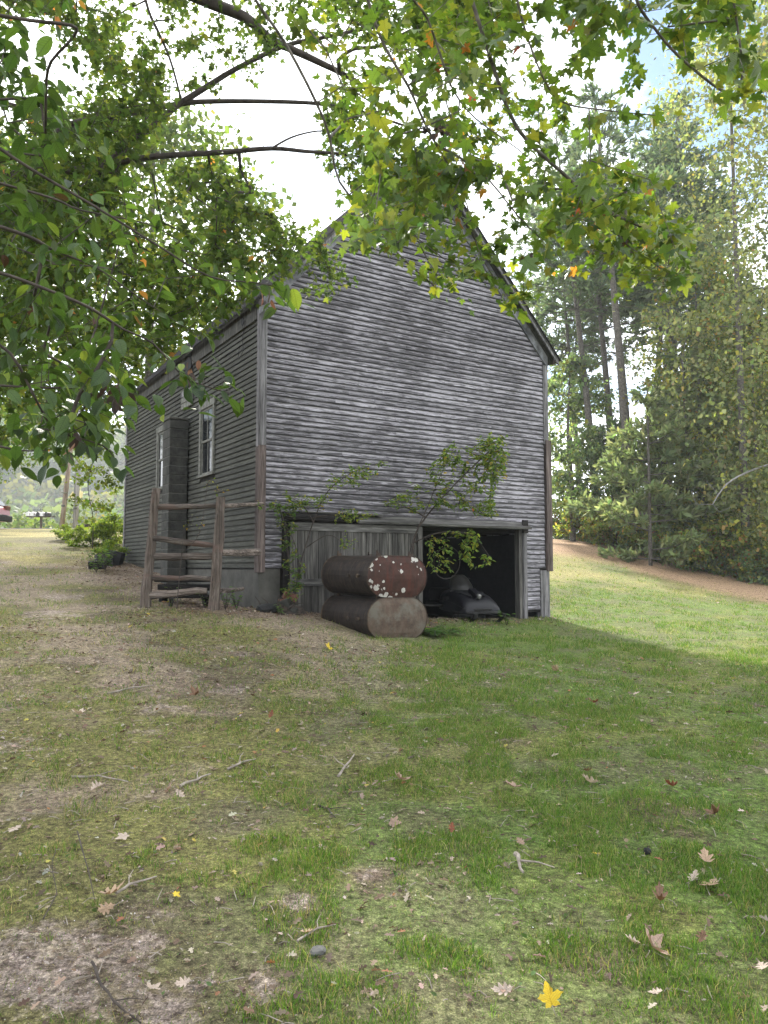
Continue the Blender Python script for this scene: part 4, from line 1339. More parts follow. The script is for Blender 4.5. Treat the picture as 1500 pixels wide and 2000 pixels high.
# ------------------------------------------------------------------ tree with serrated oval leaves, close on the left
tp = Vector((-3.9, .6, gz1(-3.9, .6)))
beech = tag(empty('beech_tree', tp), 'low branches with large serrated oval green leaves in front of the barn side wall', 'tree')
sk = Skeleton()
sk.limb([tp + Vector((0, 0, -.2)), tp + Vector((.05, .05, 1.6)), tp + Vector((.1, .2, 3.4)), tp + Vector((.2, .4, 5.6))], .14, .06, -1, 6)
def branch(pts, Ys, r0=.0065, r1=.002):
    P = [at(a, b, Y) for (a, b), Y in zip(pts, Ys)]
    ti = min(range(19), key=lambda i: abs(sk.p[i].z - P[0].z + .3))
    mid = sk.p[ti].lerp(P[0], .5) + Vector((0, 0, .12))
    sk.limb([sk.p[ti], mid, P[0]], .014, r0, ti, 4)
    return sk.limb(P[0:], r0, r1, len(sk.p) - 1, 3)
tips0 = [
    branch([(-60, 340), (0, 358), (105, 388), (160, 411), (287, 437), (350, 470)], np.linspace(2.7, 3.4, 6)),
    branch([(-60, 520), (0, 533), (56, 552), (142, 586), (187, 608), (239, 642), (299, 671), (358, 735), (411, 757), (448, 768)], np.linspace(2.5, 3.3, 10)),
    branch([(-40, 430), (56, 462), (105, 489), (187, 522), (246, 563), (300, 600)], np.linspace(2.9, 3.5, 6)),
    branch([(-60, 250), (60, 330), (180, 400), (317, 485), (411, 541), (497, 552), (560, 565)], np.linspace(2.6, 3.3, 7)),
    branch([(-60, 745), (0, 753), (80, 757), (157, 761), (215, 790)], np.linspace(2.9, 3.3, 5)),
    branch([(-60, 640), (20, 690), (70, 780), (110, 840), (200, 870), (230, 905)], np.linspace(2.7, 3.2, 6)),
    branch([(-60, 20), (60, 40), (140, 50), (145, 70), (100, 120), (90, 160)], np.linspace(2.5, 2.9, 6)),
    branch([(-60, 860), (-10, 870), (40, 880), (90, 880)], np.linspace(2.6, 2.9, 4))]
sk.limb([at(217, 668, 2.9), at(190, 720, 2.88), at(157, 768, 2.86), at(138, 817, 2.86)], .008, .007, sk.nearest(at(217, 640, 2.9)), 3)
B1 = [(-60, -40), (170, -40), (190, 110), (130, 230), (300, 300), (300, 360), (420, 480), (560, 545), (585, 590), (500, 610), (430, 640), (440, 770), (390, 760), (330, 740), (260, 800), (235, 900), (100, 910), (-60, 930)]
B2 = [(60, 560), (300, 600), (430, 740), (420, 770), (330, 745), (240, 840), (230, 900), (150, 900), (60, 860)]
tg = volume_points(B1, 125, 2.9, 5.0, .4, 9) + volume_points(B2, 34, 2.7, 3.6, .4, 10)
for k in range(30):
    tg.append(Vector((R.uniform(-5.5, -2.6), R.uniform(-1.5, 3), R.uniform(3.2, 5.8))))
tips = sk.grow(tg, .2, .06, .02) + tips0
sk.mesh('limbs', M['twig'], beech, .0016, .40, tp)
BPAL = [(5, (.045, .080, .022)), (4, (.06, .10, .025)), (3, (.032, .058, .020)), (1.0, (.13, .17, .035)), (.15, (.20, .10, .04)), (.15, (.05, .025, .02))]
data = twig_leaves(sk, tips, 8, .36, .068, BPAL, .35, .55)
near_foliage(beech, BEECH, data, M['leaf_near'])

dead_cluster(beech, BEECH, [(232, 775, 3.0, .03, 14), (215, 765, 3.0, .03, 8), (520, 570, 3.1, .02, 5), (150, 860, 2.9, .025, 7), (370, 722, 3.2, .02, 5)], .07)

# ------------------------------------------------------------------ big maple further left with dark limbs
tp = Vector((-6.6, 7.4, gz1(-6.6, 7.4)))
big = tag(empty('maple_tree', tp), 'big maple with thick dark limbs and small leaves, reaching across the bright sky', 'tree')
sk = Skeleton()
end = sk.limb([tp + Vector((0, 0, -.3)), tp + Vector((.1, 0, 1.8)), tp + Vector((.3, .1, 3.6)), tp + Vector((.6, .1, 5.2)), tp + Vector((.9, -.2, 8.0))], .30, .14, -1, 6)
def limb(pts, Ys, r0, r1, par=None):
    P = [at(a, b, Y) for (a, b), Y in zip(pts, Ys)]
    if par is None:
        ti = min(range(25), key=lambda i: abs(sk.p[i].z - P[0].z + .5))
        mid = sk.p[ti].lerp(P[0], .5) + Vector((0, 0, .10))
        sk.limb([sk.p[ti], mid, P[0]], r0 * 1.4, r0, ti, 4); par = len(sk.p) - 1
    return sk.limb(P, r0, r1, par, 4)
limb([(-80, 330), (60, 292), (140, 243), (250, 222), (350, 203), (420, 198), (560, 199), (640, 205), (720, 222), (830, 260)], np.linspace(8.0, 8.6, 10), .045, .012)
n350 = sk.nearest(at(350, 203, 8.25))
limb([(350, 203), (400, 172), (460, 135), (555, 90), (640, 72), (740, 52), (860, 40), (960, 20)], np.linspace(8.25, 8.5, 8), .036, .010, n350)
limb([(350, 203), (300, 245), (242, 290), (200, 320)], np.linspace(8.25, 8.0, 4), .034, .02, n350)
limb([(-80, 345), (120, 335), (220, 320), (300, 306), (440, 297), (530, 290), (600, 296), (660, 300), (720, 310)], np.linspace(8.4, 7.6, 9), .046, .010)
limb([(530, 290), (570, 268), (620, 256), (670, 258)], np.linspace(7.75, 7.6, 4), .012, .006, sk.nearest(at(530, 290, 7.75)))
limb([(-80, 180), (0, 200), (80, 222), (140, 243)], np.linspace(8.1, 8.05, 4), .03, .03)
limb([(200, -80), (330, -30), (410, 5), (480, 35), (525, 75), (560, 92), (620, 120), (680, 150), (740, 190)], np.linspace(7.4, 8.2, 9), .075, .022)
limb([(270, -60), (290, 20), (308, 60), (330, 110), (345, 160), (355, 200)], np.linspace(7.9, 8.2, 6), .018, .012)
limb([(660, 118), (690, 96), (740, 90), (800, 60), (900, 25)], np.linspace(7.9, 7.6, 5), .022, .012, sk.nearest(at(660, 140, 8.0)))
T1_ = [(-60, -50), (270, -50), (280, 60), (320, 130), (330, 200), (300, 260), (240, 300), (300, 330), (470, 320), (515, 400), (590, 460), (560, 530), (470, 580), (420, 640), (300, 700), (160, 760), (-60, 800)]
T2_ = [(280, -50), (1000, -50), (1000, 60), (820, 130), (720, 180), (680, 260), (640, 300), (640, 210), (560, 120), (480, 60), (420, 20), (330, 40)]
T3_ = [(640, 300), (800, 260), (860, 340), (840, 420), (760, 430), (690, 400), (650, 350)]
T4_ = [(330, 90), (420, 50), (520, 110), (500, 180), (380, 190)]
T5_ = [(520, 470), (600, 450), (680, 520), (690, 560), (610, 605), (560, 560)]
T6_ = [(-60, 640), (250, 640), (330, 700), (230, 800), (200, 880), (60, 900), (-60, 900)]
tg = volume_points(T1_, 1300, 6.6, 10.5, .7, 12) + volume_points(T2_, 330, 6.6, 9.5, .8, 13) + volume_points(T3_, 70, 6.8, 8.6, .5, 14) + volume_points(T4_, 22, 7.4, 8.6, .3, 15) + volume_points(T5_, 26, 8.2, 9.6, .3, 16) + volume_points(T6_, 150, 7.5, 11, .6, 17)
for k in range(330):
    a, r__ = R.uniform(0, 6.283), 4.4 * math.sqrt(R.random())
    tg.append(Vector((-7.2 + math.cos(a) * r__ , 5.5 + math.sin(a) * r__, R.uniform(5.6, 10.5))))
tips = sk.grow(tg, .3, .05, .02)
sk.mesh('limbs', M['twig'], big, .0024, .40, tp)
TPAL = [(5, (.052, .082, .024)), (4, (.07, .105, .028)), (2, (.04, .062, .02)), (1.3, (.12, .145, .034)), (.06, (.32, .14, .05))]
pos, ax, nr, sz, col = twig_leaves(sk, tips, 18, .5, .068, TPAL, .5, .4)
f = link('foliage', leaves_mesh('foliage', MAPLE_S, pos - np.array(tp), ax, nr, sz, col), M['leaf'], big)
f['kind'] = 'stuff'

# ------------------------------------------------------------------ woodland trees
def broadleaf(name, H, cr, base, nclump, per, lsize, pal, bark, seed, trunk_r=.18, squash=1.0, lean=(0, 0), loose=.42):
    """Root at the origin, trunk and limbs in one mesh, crown of leaf-sized faces gathered in clumps."""
    st_ = random.Random(seed)
    root = empty(name)
    s = Skeleton()
    lx, ly = lean
    s.limb([(0, 0, -.4), (lx * .1, ly * .1, H * .3), (lx * .5 + st_.uniform(-.2, .2), ly * .5, H * .6), (lx, ly, H * .92)], trunk_r, trunk_r * .2, -1, 5)
    cl = []
    while len(cl) < nclump:
        zf = st_.random()
        prof = (math.sin(math.pi * (zf * .85 + .12)) ** .7) * cr
        a, rr = st_.uniform(0, 6.283), math.sqrt(st_.random())
        if rr < .45 and st_.random() < .6: continue
        wob = .72 + .5 * float(vnoise(math.cos(a) * 2 + seed, zf * 4 + math.sin(a) * 2, .9, seed))
        p = Vector((math.cos(a) * rr * prof * wob + lx * (base + zf * (H - base)) / H, math.sin(a) * rr * prof * wob * squash + ly * (base + zf * (H - base)) / H, base + zf * (H - base)))
        cl.append(p)
    tips = s.grow(cl, .7, .07, .05)
    s.mesh('trunk', bark, root, .006 if H > 5 else .003, .45)
    C_ = np.array([tuple(c) for c in cl])
    n = nclump * per
    ci = np.repeat(np.arange(nclump), per)
    sp = loose * cr / 3.2 * (0.7 + .6 * rng.random(nclump))[ci][:, None]
    pos = C_[ci] + rng.normal(0, 1, (n, 3)) * sp * np.array([1, 1, .55])
    ctr = np.array([lx * .5, ly * .5, (base + H) / 2])
    ax = unit(rng.normal(0, 1, (n, 3)) + np.array([0, 0, -.5]))
    nr = unit(rng.normal(0, .7, (n, 3)) + unit(pos - ctr) * .5 + np.array([0, 0, .6]))
    col = pick_cols(n, pal) * (1 + .22 * rng.normal(0, 1, nclump))[ci][:, None].clip(.5, 1.6)
    lf = link('crown', leaves_mesh('crown', QUAD, pos, ax, nr, lsize * np.clip(rng.normal(1, .3, n), .4, 1.9), np.clip(col, .005, .6)), M['leaf'], root)
    return root

def pine(name, H, bare, pal, seed, spread=3.4, nwh=26, trunk_r=.24, lean=(0, 0), nsize=.32, dead=True, tuft=10, dens=.9):
    st_ = random.Random(seed)
    root = empty(name)
    s = Skeleton()
    s.limb([(0, 0, -.4), (lean[0] * .25, lean[1] * .25, H * .3), (lean[0] * .6, lean[1] * .6, H * .65), (lean[0], lean[1], H)], trunk_r, .03, -1, 8)
    ntrunk = len(s.p)
    tufts, tdir = [], []
    for w in range(nwh):
        zf = bare + (1 - bare) * (w + st_.random() * .6) / nwh
        L0 = spread * (1 - ((zf - bare) / (1 - bare)) ** 1.6) * (.55 + .45 * min(1, (zf - bare) / .18 + .4)) + .35
        for b_ in range(st_.choice((2, 3, 3, 4))):
            a = st_.uniform(0, 6.283)
            L = L0 * st_.uniform(.55, 1.15)
            z0 = zf * H
            ti = min(range(ntrunk), key=lambda i: abs(s.p[i].z - z0))
            p0 = s.p[ti]
            rise = st_.uniform(-.08, .28)
            d = Vector((math.cos(a), math.sin(a), rise)).normalized()
            e = s.limb([p0, p0 + d * L * .5 + Vector((0, 0, -.03 * L)), p0 + d * L + Vector((0, 0, .06 * L))], .03 * (.4 + .6 * L / spread) , .008, ti, 3)
            nt = max(3, int(L * 4.2 * dens))
            for k in range(nt):
                t_ = .30 + .70 * (k + st_.random()) / nt
                side = Vector((-d.y, d.x, 0)) * st_.gauss(0, .20 * L * (1.15 - t_) + .10)
                tufts.append(tuple(p0 + d * L * t_ + side + Vector((0, 0, st_.gauss(.03, .06)))))
                tdir.append(tuple((d * .8 + side * .9 + Vector((0, 0, .25))).normalized()))
    if dead:
        for k in range(34):
            z0 = H * st_.uniform(.15, bare + .08)
            ti = min(range(ntrunk), key=lambda i: abs(s.p[i].z - z0)); p0 = s.p[ti]
            a = st_.uniform(0, 6.283); L = st_.uniform(.7, 2.6)
            d = Vector((math.cos(a), math.sin(a), st_.uniform(-.15, .2)))
            s.limb([p0, p0 + d * L * .5 + Vector((0, 0, st_.gauss(0, .08))), p0 + d * L + Vector((0, 0, st_.gauss(0, .12)))], .022, .007, ti, 2)
    s.mesh('trunk', M['bark'], root, .004, .3)
    Tn = np.array(tufts); D = np.array(tdir)
    n = len(Tn) * tuft
    ci = np.repeat(np.arange(len(Tn)), tuft)
    ax = unit(D[ci] * .75 + rng.normal(0, .55, (n, 3)))
    pos = Tn[ci] + rng.normal(0, .05, (n, 3))
    nr = unit(rng.normal(0, 1, (n, 3)) + np.array([0, 0, .5]))
    col = pick_cols(n, pal, .2)
    link('crown', leaves_mesh('crown', NEEDLE, pos, ax, nr, nsize * np.clip(rng.normal(1, .25, n), .5, 1.6), col), M['needles'], root)
    return root

def place(o, px, Y, label, group, rz=None, scale=1.0, cat='tree', dz=-.1):
    x = at(px, 1000, Y).x
    o.location = (x, Y, gz1(x, Y) + dz)
    o.rotation_euler = (0, 0, R.uniform(0, 6.28) if rz is None else rz)
    o.scale = (scale,) * 3
    return tag(o, label, cat, group)

YG = [(4, (.115, .155, .04)), (3, (.165, .195, .045)), (2, (.08, .115, .04)), (2, (.25, .23, .055)), (.6, (.30, .18, .07))]
BG = [(4, (.13, .185, .11)), (3, (.17, .22, .12)), (2, (.09, .135, .075)), (.6, (.20, .21, .07))]
GB = [(4, (.17, .20, .11)), (3, (.22, .235, .135)), (2, (.13, .155, .08)), (.8, (.32, .32, .09)), (.2, (.28, .20, .10))]
DK = [(4, (.085, .115, .055)), (3, (.11, .145, .065)), (2, (.14, .15, .06))]
PG = [(4, (.10, .14, .09)), (3, (.13, .17, .10)), (1, (.075, .11, .07))]
PY = [(4, (.17, .21, .11)), (3, (.21, .24, .125)), (1, (.13, .165, .09))]

GP = 'tall pines at the edge of the wood'
p1 = pine('pine_tree', 21.5, .56, PG, 11, 3.6, 26, .24, (-1.9, 0))
p2 = pine('pine_tree', 22.5, .58, PG, 12, 4.0, 24, .30, (-1.5, 0))
place(p1, 1172, 37.5, 'thin pine trunk leaning over the barn eave, nearest to the roof', GP, 0)
place(p2, 1240, 34.5, 'thickest pine trunk with bare dead side branches', GP, 0)
place(copy_tree(p1), 1265, 41, 'straight pine directly behind the thickest trunk', GP, 2.6, 1.12)
place(copy_tree(p2), 1296, 39, 'pine with a dense dark crown rising into the blue sky', GP, 2.2, 1.06)
place(copy_tree(p1), 1330, 44, 'slender pine half hidden by the grey-green tree', GP, 4.4, 1.05)
place(copy_tree(p2), 1208, 40, 'pine trunk between the leaning pine and the thickest one', GP, 5.6, .95)
place(copy_tree(p1), 1283, 36, 'slim pine trunk beside the thickest one, mossy', GP, 3.3, .98)
place(copy_tree(p1), 1225, 44, 'slim pine trunk behind the thickest one, far back', GP, 4.7, .97)
place(copy_tree(p1), 1138, 43, 'thin far pine trunk just past the leaning pine', GP, 5.2, .95)
place(copy_tree(p2), 1370, 46, 'tall pine crown behind the yellow-green tree', GP, 1.2, 1.0)
place(copy_tree(p1), 1105, 47, 'far pine seen low over the barn eave', GP, 3.6, .78)
yp = pine('young_pine', 7.2, .06, PY, 21, 2.7, 17, .09, (.2, 0), .30, False, 16, 1.4)
place(yp, 1268, 30.0, 'young pine with soft pale green boughs at the lawn edge', None, 1.0)
yp2 = copy_tree(yp); place(yp2, 1352, 33.0, 'darker young pine shadowed under the grey-green tree', None, 3.0, 1.3)

GE = 'broadleaf trees at the edge of the wood'
b1 = broadleaf('oak_tree', 9.6, 2.7, 1.4, 85, 100, .16, BG, M['bark'], 31, .16)
place(b1, 1118, 38.5, 'bluish green bushy oak standing just past the barn corner', GE, .4)
b2 = copy_tree(b1); place(b2, 1195, 36.5, 'lower bluish green oak in front of the pine trunks', GE, 2.0, .66)
b4 = broadleaf('birch_tree', 24, 4.4, 2.0, 200, 78, .13, GB, M['bark'], 33, .17)
place(b4, 1455, 29.5, 'tall grey-green tree with yellowing leaves at the lawn edge', GE, 1.1)
b5 = copy_tree(b4); place(b5, 1625, 26.5, 'tall yellow-leaved tree at the margin of the picture', GE, 3.1, .95)
b6 = broadleaf('cherry_tree', 15, 3.2, 1.2, 105, 85, .14, YG, M['bark'], 34, .16)
place(b6, 1372, 33.0, 'yellow-green tree between the pines and the tallest grey-green tree', GE, .7, .9)
b7 = copy_tree(b6); place(b7, 1480, 31.0, 'dark lower tree deep under the tall grey-green tree', GE, 2.4, .72)
# one long pale dead bough low in the birch
bb = Skeleton(); q0 = at(1500, 925, 26.5)
bb.limb([at(1530, 900, 27.0), at(1470, 918, 26.6), at(1420, 945, 26.2), at(1392, 985, 26.0)], .055, .012)
tips = bb.grow([at(a_, b_, 26.1) for a_, b_ in ((1380, 940), (1360, 985), (1405, 1000), (1350, 960), (1430, 990))], .3)
off_ = Vector(b5.location)
pl_ = bb.mesh('dead_bough', M['pale_bark'], b5, .006, .4, Vector((0, 0, 0)))
pl_.matrix_parent_inverse = (Matrix.Translation(b5.location) @ b5.rotation_euler.to_matrix().to_4x4() @ Matrix.Scale(.95, 4)).inverted()

GW = 'trees deeper inside the wood'
wd = broadleaf('forest_tree', 17, 3.2, 3.4, 70, 90, .24, DK, M['bark'], 41, .17)
spots = [(1400, 40), (1450, 36), (1500, 42), (1545, 34), (1590, 38), (1385, 50), (1440, 50), (1520, 54), (1610, 46), (1395, 43), (1480, 46), (1420, 60), (1560, 60)]
for i, (px, Y) in enumerate(spots):
    o = wd if i == 0 else copy_tree(wd)
    place(o, px, Y, 'dark trunk and crown deeper in the wood behind the lawn edge', GW, R.uniform(0, 6), R.uniform(.6, .85))

GS = 'shrubs along the lawn edge'
sh = broadleaf('shrub', 2.0, 1.25, .12, 46, 90, .10, [(w_, tuple(v_ * 1.25 for v_ in c_)) for w_, c_ in YG] + [(.5, (.24, .09, .05))], M['twig'], 51, .03)
sh2 = broadleaf('shrub', 1.5, 1.15, .10, 40, 90, .09, BG + [(2, (.16, .20, .06)), (.6, (.26, .11, .06))], M['twig'], 52, .03)
ex, ey = np.array([1070, 1105, 1140, 1175, 1205, 1235, 1265, 1295, 1325, 1355, 1385, 1415, 1445, 1475, 1505, 1540]), np.array([41.5, 40.5, 38.5, 36.5, 35, 33.8, 32.6, 31.6, 30.8, 30.0, 29.4, 28.9, 28.5, 28.2, 28.0, 27.8])
words = ['farthest, close to the barn corner', 'under the bluish oak', 'before the thin leaning pine', 'below the lower oak', 'in front of the thickest pine', 'at the foot of the young pine', 'beside the young pine', 'where the brown needle strip narrows', 'under the yellow-green tree', 'beside the dark young pine', 'in front of the dark hollow', 'below the pale dead bough', 'with reddish leaves near the tall tree', 'at the base of the tall grey-green tree', 'nearest, at the picture margin', 'nearest of all, past the margin tree']
first = {}
for i in range(16):
    src = sh if i % 2 == 0 else sh2
    o = src if i < 2 else copy_tree(src)
    place(o, ex[i] + R.uniform(-8, 8), ey[i] + R.uniform(-.2, .8), 'leafy shrub on the lawn edge, ' + words[i], GS, R.uniform(0, 6), R.uniform(.75, 1.15), 'shrub')
for i in range(14):
    o = copy_tree(sh2 if i % 3 else sh)
    px = R.uniform(1080, 1560)
    place(o, px, float(np.interp(px, ex, ey)) + R.uniform(2.0, 6.0), 'dark undergrowth shrub inside the wood behind the edge shrubs', 'undergrowth inside the wood', R.uniform(0, 6), R.uniform(.9, 1.6), 'shrub')

# left of the barn
GL = 'trees along the road'
lt = broadleaf('roadside_maple', 15, 5.2, 4.6, 120, 110, .17, [(4, (.065, .10, .03)), (3, (.09, .125, .035)), (2, (.05, .075, .026)), (1.2, (.15, .16, .04))], M['bark'], 61, .24)
place(lt, -60, 27.5, 'yellow-green roadside maple with low spreading boughs left of the poles', GL, .3)
place(copy_tree(lt), 285, 28.5, 'roadside maple behind the barn roof', GL, 2.2, 1.1)
place(copy_tree(lt), -60, 47.0, 'maple beyond the road near the mailboxes', GL, 4.0, .85)
place(copy_tree(lt), -190, 40.0, 'maple by the red car', GL, 1.4, 1.0)
place(copy_tree(lt), 560, 40.0, 'tree peeping over the barn roof edge', GL, 3.4, .9)
lb = broadleaf('bush', 1.7, 1.1, .1, 40, 80, .085, [(4, (.11, .16, .03)), (3, (.15, .19, .035)), (1.5, (.07, .11, .03))], M['twig'], 71, .03)
GBU = 'bushes by the far barn corner'
place(lb, 226, 25.0, 'tall sunlit bush against the far barn corner', GBU, .2, .62, 'bush')
place(copy_tree(lb), 158, 24.0, 'low leafy bush above the dark block', GBU, 2.0, .42, 'bush')
place(copy_tree(lb), 195, 24.4, 'low leafy bush between dark block and far corner', GBU, 3.0, .50, 'bush')
place(copy_tree(lb), 125, 25.5, 'small sunlit bush nearest the lawn bank', GBU, 4.0, .34, 'bush')
place(copy_tree(lb), 215, 20.2, 'weedy bush growing among the grey blocks', GBU, 5.0, .40, 'bush')
yt = broadleaf('sapling', 3.4, .8, .9, 22, 40, .085, [(3, (.14, .18, .03)), (2, (.09, .13, .03))], M['twig'], 72, .018, loose=.6)
place(yt, 182, 23.5, 'thin sapling between the grey utility pole and the far barn corner', None, .5, 1.0, 'sapling')

# far wooded slope and the scrub at its foot: one mass
n = 2600
fx = rng.uniform(-300, 20, n); fy = rng.uniform(150, 400, n)
fz_ = hillz(fx, fy); rr = rng.uniform(3.0, 6.5, n)
n2 = 420
fx2 = rng.uniform(-75, 5, n2); fy2 = rng.uniform(56, 100, n2); fz2 = gz(fx2, fy2); rr2 = rng.uniform(1.0, 2.2, n2)
fx, fy, fz_, rr = np.concatenate([fx, fx2]), np.concatenate([fy, fy2]), np.concatenate([fz_, fz2]), np.concatenate([rr, rr2])
per = 46
ci = np.repeat(np.arange(len(fx)), per)
dirs = unit(rng.normal(0, 1, (len(ci), 3))); dirs[:, 2] = np.abs(dirs[:, 2]) * 1.1 - .15
ctr = np.stack([fx, fy, fz_ + rr * .8], -1)
pos = ctr[ci] + dirs * (rr[ci] * rng.uniform(.7, 1.05, len(ci)))[:, None]
colr = pick_cols(len(fx), [(4, (.06, .09, .03)), (3, (.08, .11, .035)), (2, (.04, .065, .03)), (1.2, (.14, .13, .04))], .2)[ci] * (1 + rng.normal(0, .15, (len(ci), 1)))
me = leaves_mesh('far_woods', QUAD, pos, unit(rng.normal(0, 1, pos.shape)), unit(dirs + rng.normal(0, .5, pos.shape)), rr[ci] * np.where(ci < n, .36, .2), np.clip(colr, .01, .5))
tag(link('far_woods', me, M['leaf']), kind='stuff')

# ------------------------------------------------------------------ saplings, vine and fern by the gable
def wild_plant(name, label, cat, stems, polys, per, spread, size, pal, tmpl=OVAL, r0=.014, mat='twig', droop=.2):
    P0 = stems[0][0]
    root = tag(empty(name, P0), label, cat)
    s = Skeleton()
    for i, st_ in enumerate(stems):
        s.limb(st_, r0, r0 * .3, -1 if i == 0 else s.nearest(st_[0]), 4)
    tg = []
    for poly, n, d0, d1 in polys: tg += volume_points(poly, n, d0, d1, .3, 5)
    tips = s.grow(tg, .15, .06, .03)
    s.mesh('stems', M[mat], root, .0022, .40, Vector(P0))
    pos, ax, nr, sz, col = twig_leaves(s, tips, per, spread, size, pal, .45, droop, .28)
    f_ = link('foliage', leaves_mesh('foliage', tmpl, pos - np.array(P0), ax, nr, sz, col), M['leaf'], root)
    f_['kind'] = 'stuff'
    return root
SP = [(4, (.095, .155, .04)), (3, (.13, .19, .045)), (2.5, (.20, .235, .045)), (.6, (.28, .23, .05)), (.02, (.28, .10, .04))]
b0 = gat(792, 1130, 13.9)
wild_plant('sapling', 'tall arching sapling growing behind the oil tanks, yellow-green top against the clapboards', 'sapling',
    [[b0, at(808, 1060, 14.0), at(832, 1010, 14.05), at(880, 955, 14.1), at(930, 905, 14.1), at(985, 855, 14.1)],
     [b0, at(800, 1080, 13.9), at(835, 990, 14.0), at(860, 930, 14.1), at(885, 880, 14.1)],
     [at(808, 1060, 14.0), at(860, 1040, 13.9), at(920, 1045, 13.8), at(955, 1085, 13.75)],
     [at(832, 1010, 14.05), at(780, 985, 13.9), at(755, 985, 13.9)]],
    [([(745, 985), (800, 955), (850, 900), (880, 870), (960, 850), (990, 870), (985, 930), (960, 985), (980, 1010), (900, 1000), (850, 990), (790, 1000)], 240, 13.7, 14.5),
     ([(930, 850), (988, 850), (985, 925), (940, 900)], 40, 13.8, 14.4),
     ([(832, 1050), (920, 1035), (965, 1075), (965, 1110), (900, 1100), (870, 1120), (835, 1115)], 55, 13.5, 14.2)], 11, .24, .066, SP)
b0 = gat(572, 1180, 12.95)
wild_plant('sapling', 'slender sapling leaning before the plank door, sparse feathery leaves', 'sapling',
    [[b0, at(585, 1110, 12.95), at(612, 1020, 12.9), at(640, 960, 12.9), at(690, 922, 12.9), at(750, 903, 12.9)],
     [at(612, 1020, 12.9), at(590, 985, 12.8), at(560, 968, 12.7)],
     [at(615, 1010, 12.9), at(660, 1005, 12.8), at(720, 1005, 12.8)],
     [at(597, 1070, 12.95), at(640, 1045, 12.9), at(670, 1060, 12.9)]],
    [([(555, 960), (640, 975), (640, 985), (560, 985)], 26, 12.6, 13.0), ([(630, 930), (690, 915), (755, 895), (755, 912), (700, 945), (640, 960)], 44, 12.7, 13.1), ([(640, 1000), (730, 998), (730, 1012), (650, 1020)], 24, 12.6, 13.0), ([(660, 1050), (690, 1040), (690, 1075), (660, 1075)], 5, 12.7, 13.0)], 11, .26, .050, SP, r0=.011)
b0 = gat(560, 1185, 12.88)
wild_plant('climbing_vine', 'green vine hanging down beside the plank door from the fence rail', 'vine',
    [[b0, at(566, 1120, 12.95), at(560, 1060, 12.98), at(552, 1010, 12.95), at(545, 990, 12.9)],
     [at(556, 1020, 12.95), at(575, 1060, 12.9), at(585, 1110, 12.9), at(582, 1150, 12.85)],
     [at(545, 990, 12.9), at(525, 985, 12.75), at(500, 988, 12.7)]],
    [([(538, 985), (590, 985), (570, 1060), (592, 1100), (598, 1140), (572, 1165), (556, 1100), (545, 1040)], 100, 12.75, 13.0), ([(500, 980), (600, 978), (600, 995), (500, 995)], 22, 12.65, 12.95), ([(552, 1150), (590, 1150), (590, 1172), (552, 1172)], 10, 12.6, 12.8)], 9, .15, .048, [(4, (.08, .14, .035)), (3, (.11, .17, .04)), (.8, (.22, .20, .05))], r0=.006)
def fern(name, loc, nfr, L, label, pal, cat='fern'):
    root = tag(empty(name, loc), label, cat)
    P_, A_, N_, S_ = [], [], [], []
    b = MB()
    for k in range(nfr):
        a = 6.283 * k / nfr + R.uniform(-.3, .3); l = L * R.uniform(.7, 1.1); lift = R.uniform(.5, 1.0)
        pts = [Vector((math.cos(a) * l * t_, math.sin(a) * l * t_, l * lift * (t_ * 1.2 - t_ * t_ * 1.05))) for t_ in np.linspace(0, 1, 8)]
        b.tube(pts, [.004] * 8, 4)
        for j in range(1, 22):
            t_ = j / 22 * 7; i = min(int(t_), 6); p = pts[i].lerp(pts[i + 1], t_ - i)
            d = (pts[i + 1] - pts[i]).normalized(); s_ = Vector((-d.y, d.x, 0)).normalized()
            for sg in (-1, 1):
                P_.append(p); A_.append(d * .4 + s_ * sg); N_.append(Vector((0, 0, 1)) + d * .1); S_.append(l * .26 * math.sin(math.pi * (j / 24 * .85 + .12)))
    b.build('stems', M['twig'], root)
    f_ = link('foliage', leaves_mesh('foliage', OVAL, np.array(P_), np.array(A_), np.array(N_), np.array(S_), pick_cols(len(P_), pal)), M['leaf'], root)
    f_['kind'] = 'stuff'
FP = [(3, (.07, .13, .04)), (2, (.10, .16, .05))]
fern('fern', gat(850, 1225, 12.4), 12, .42, 'fern growing against the right end of the lower oil tank', FP)
fern('fern', gat(880, 1232, 12.9), 10, .34, 'smaller fern between the oil tanks and the snowmobile', FP)
fern('fern', gat(838, 1180, 12.9), 8, .36, 'fern rising behind the oil tank ends', FP)
def leafy(name, loc, n, h, size, label, pal, cat='weed'):
    root = tag(empty(name, loc), label, cat)
    b = MB(); P_, A_, S_ = [], [], []
    for k in range(n):
        a, l = R.uniform(0, 6.283), h * R.uniform(.5, 1.1)
        top = Vector((math.cos(a) * l * .45, math.sin(a) * l * .45, l))
        b.tube([(0, 0, 0), top * .55 + Vector((0, 0, .03)), top], [.005, .004, .002], 5)
        for j in range(5):
            P_.append(top * (.4 + .15 * j)); aa = R.uniform(0, 6.28); A_.append(Vector((math.cos(aa), math.sin(aa), R.uniform(-.3, .4)))); S_.append(size * R.uniform(.6, 1.2))
    b.build('stems', M['twig'], root)
    f_ = link('foliage', leaves_mesh('foliage', OVAL, np.array(P_), np.array(A_), np.tile((0., 0., 1.), (len(P_), 1)) + rng.normal(0, .3, (len(P_), 3)), np.array(S_), pick_cols(len(P_), pal)), M['leaf'], root)
    f_['kind'] = 'stuff'
leafy('weed', gat(990, 1215, 15.0), 4, .34, .13, 'broad-leaved green weed beside the snowmobile bumper', FP)
leafy('weed', gat(575, 1170, 12.85, .34), 6, .22, .10, 'bright green leafy weed on top of the rubble heap', FP)
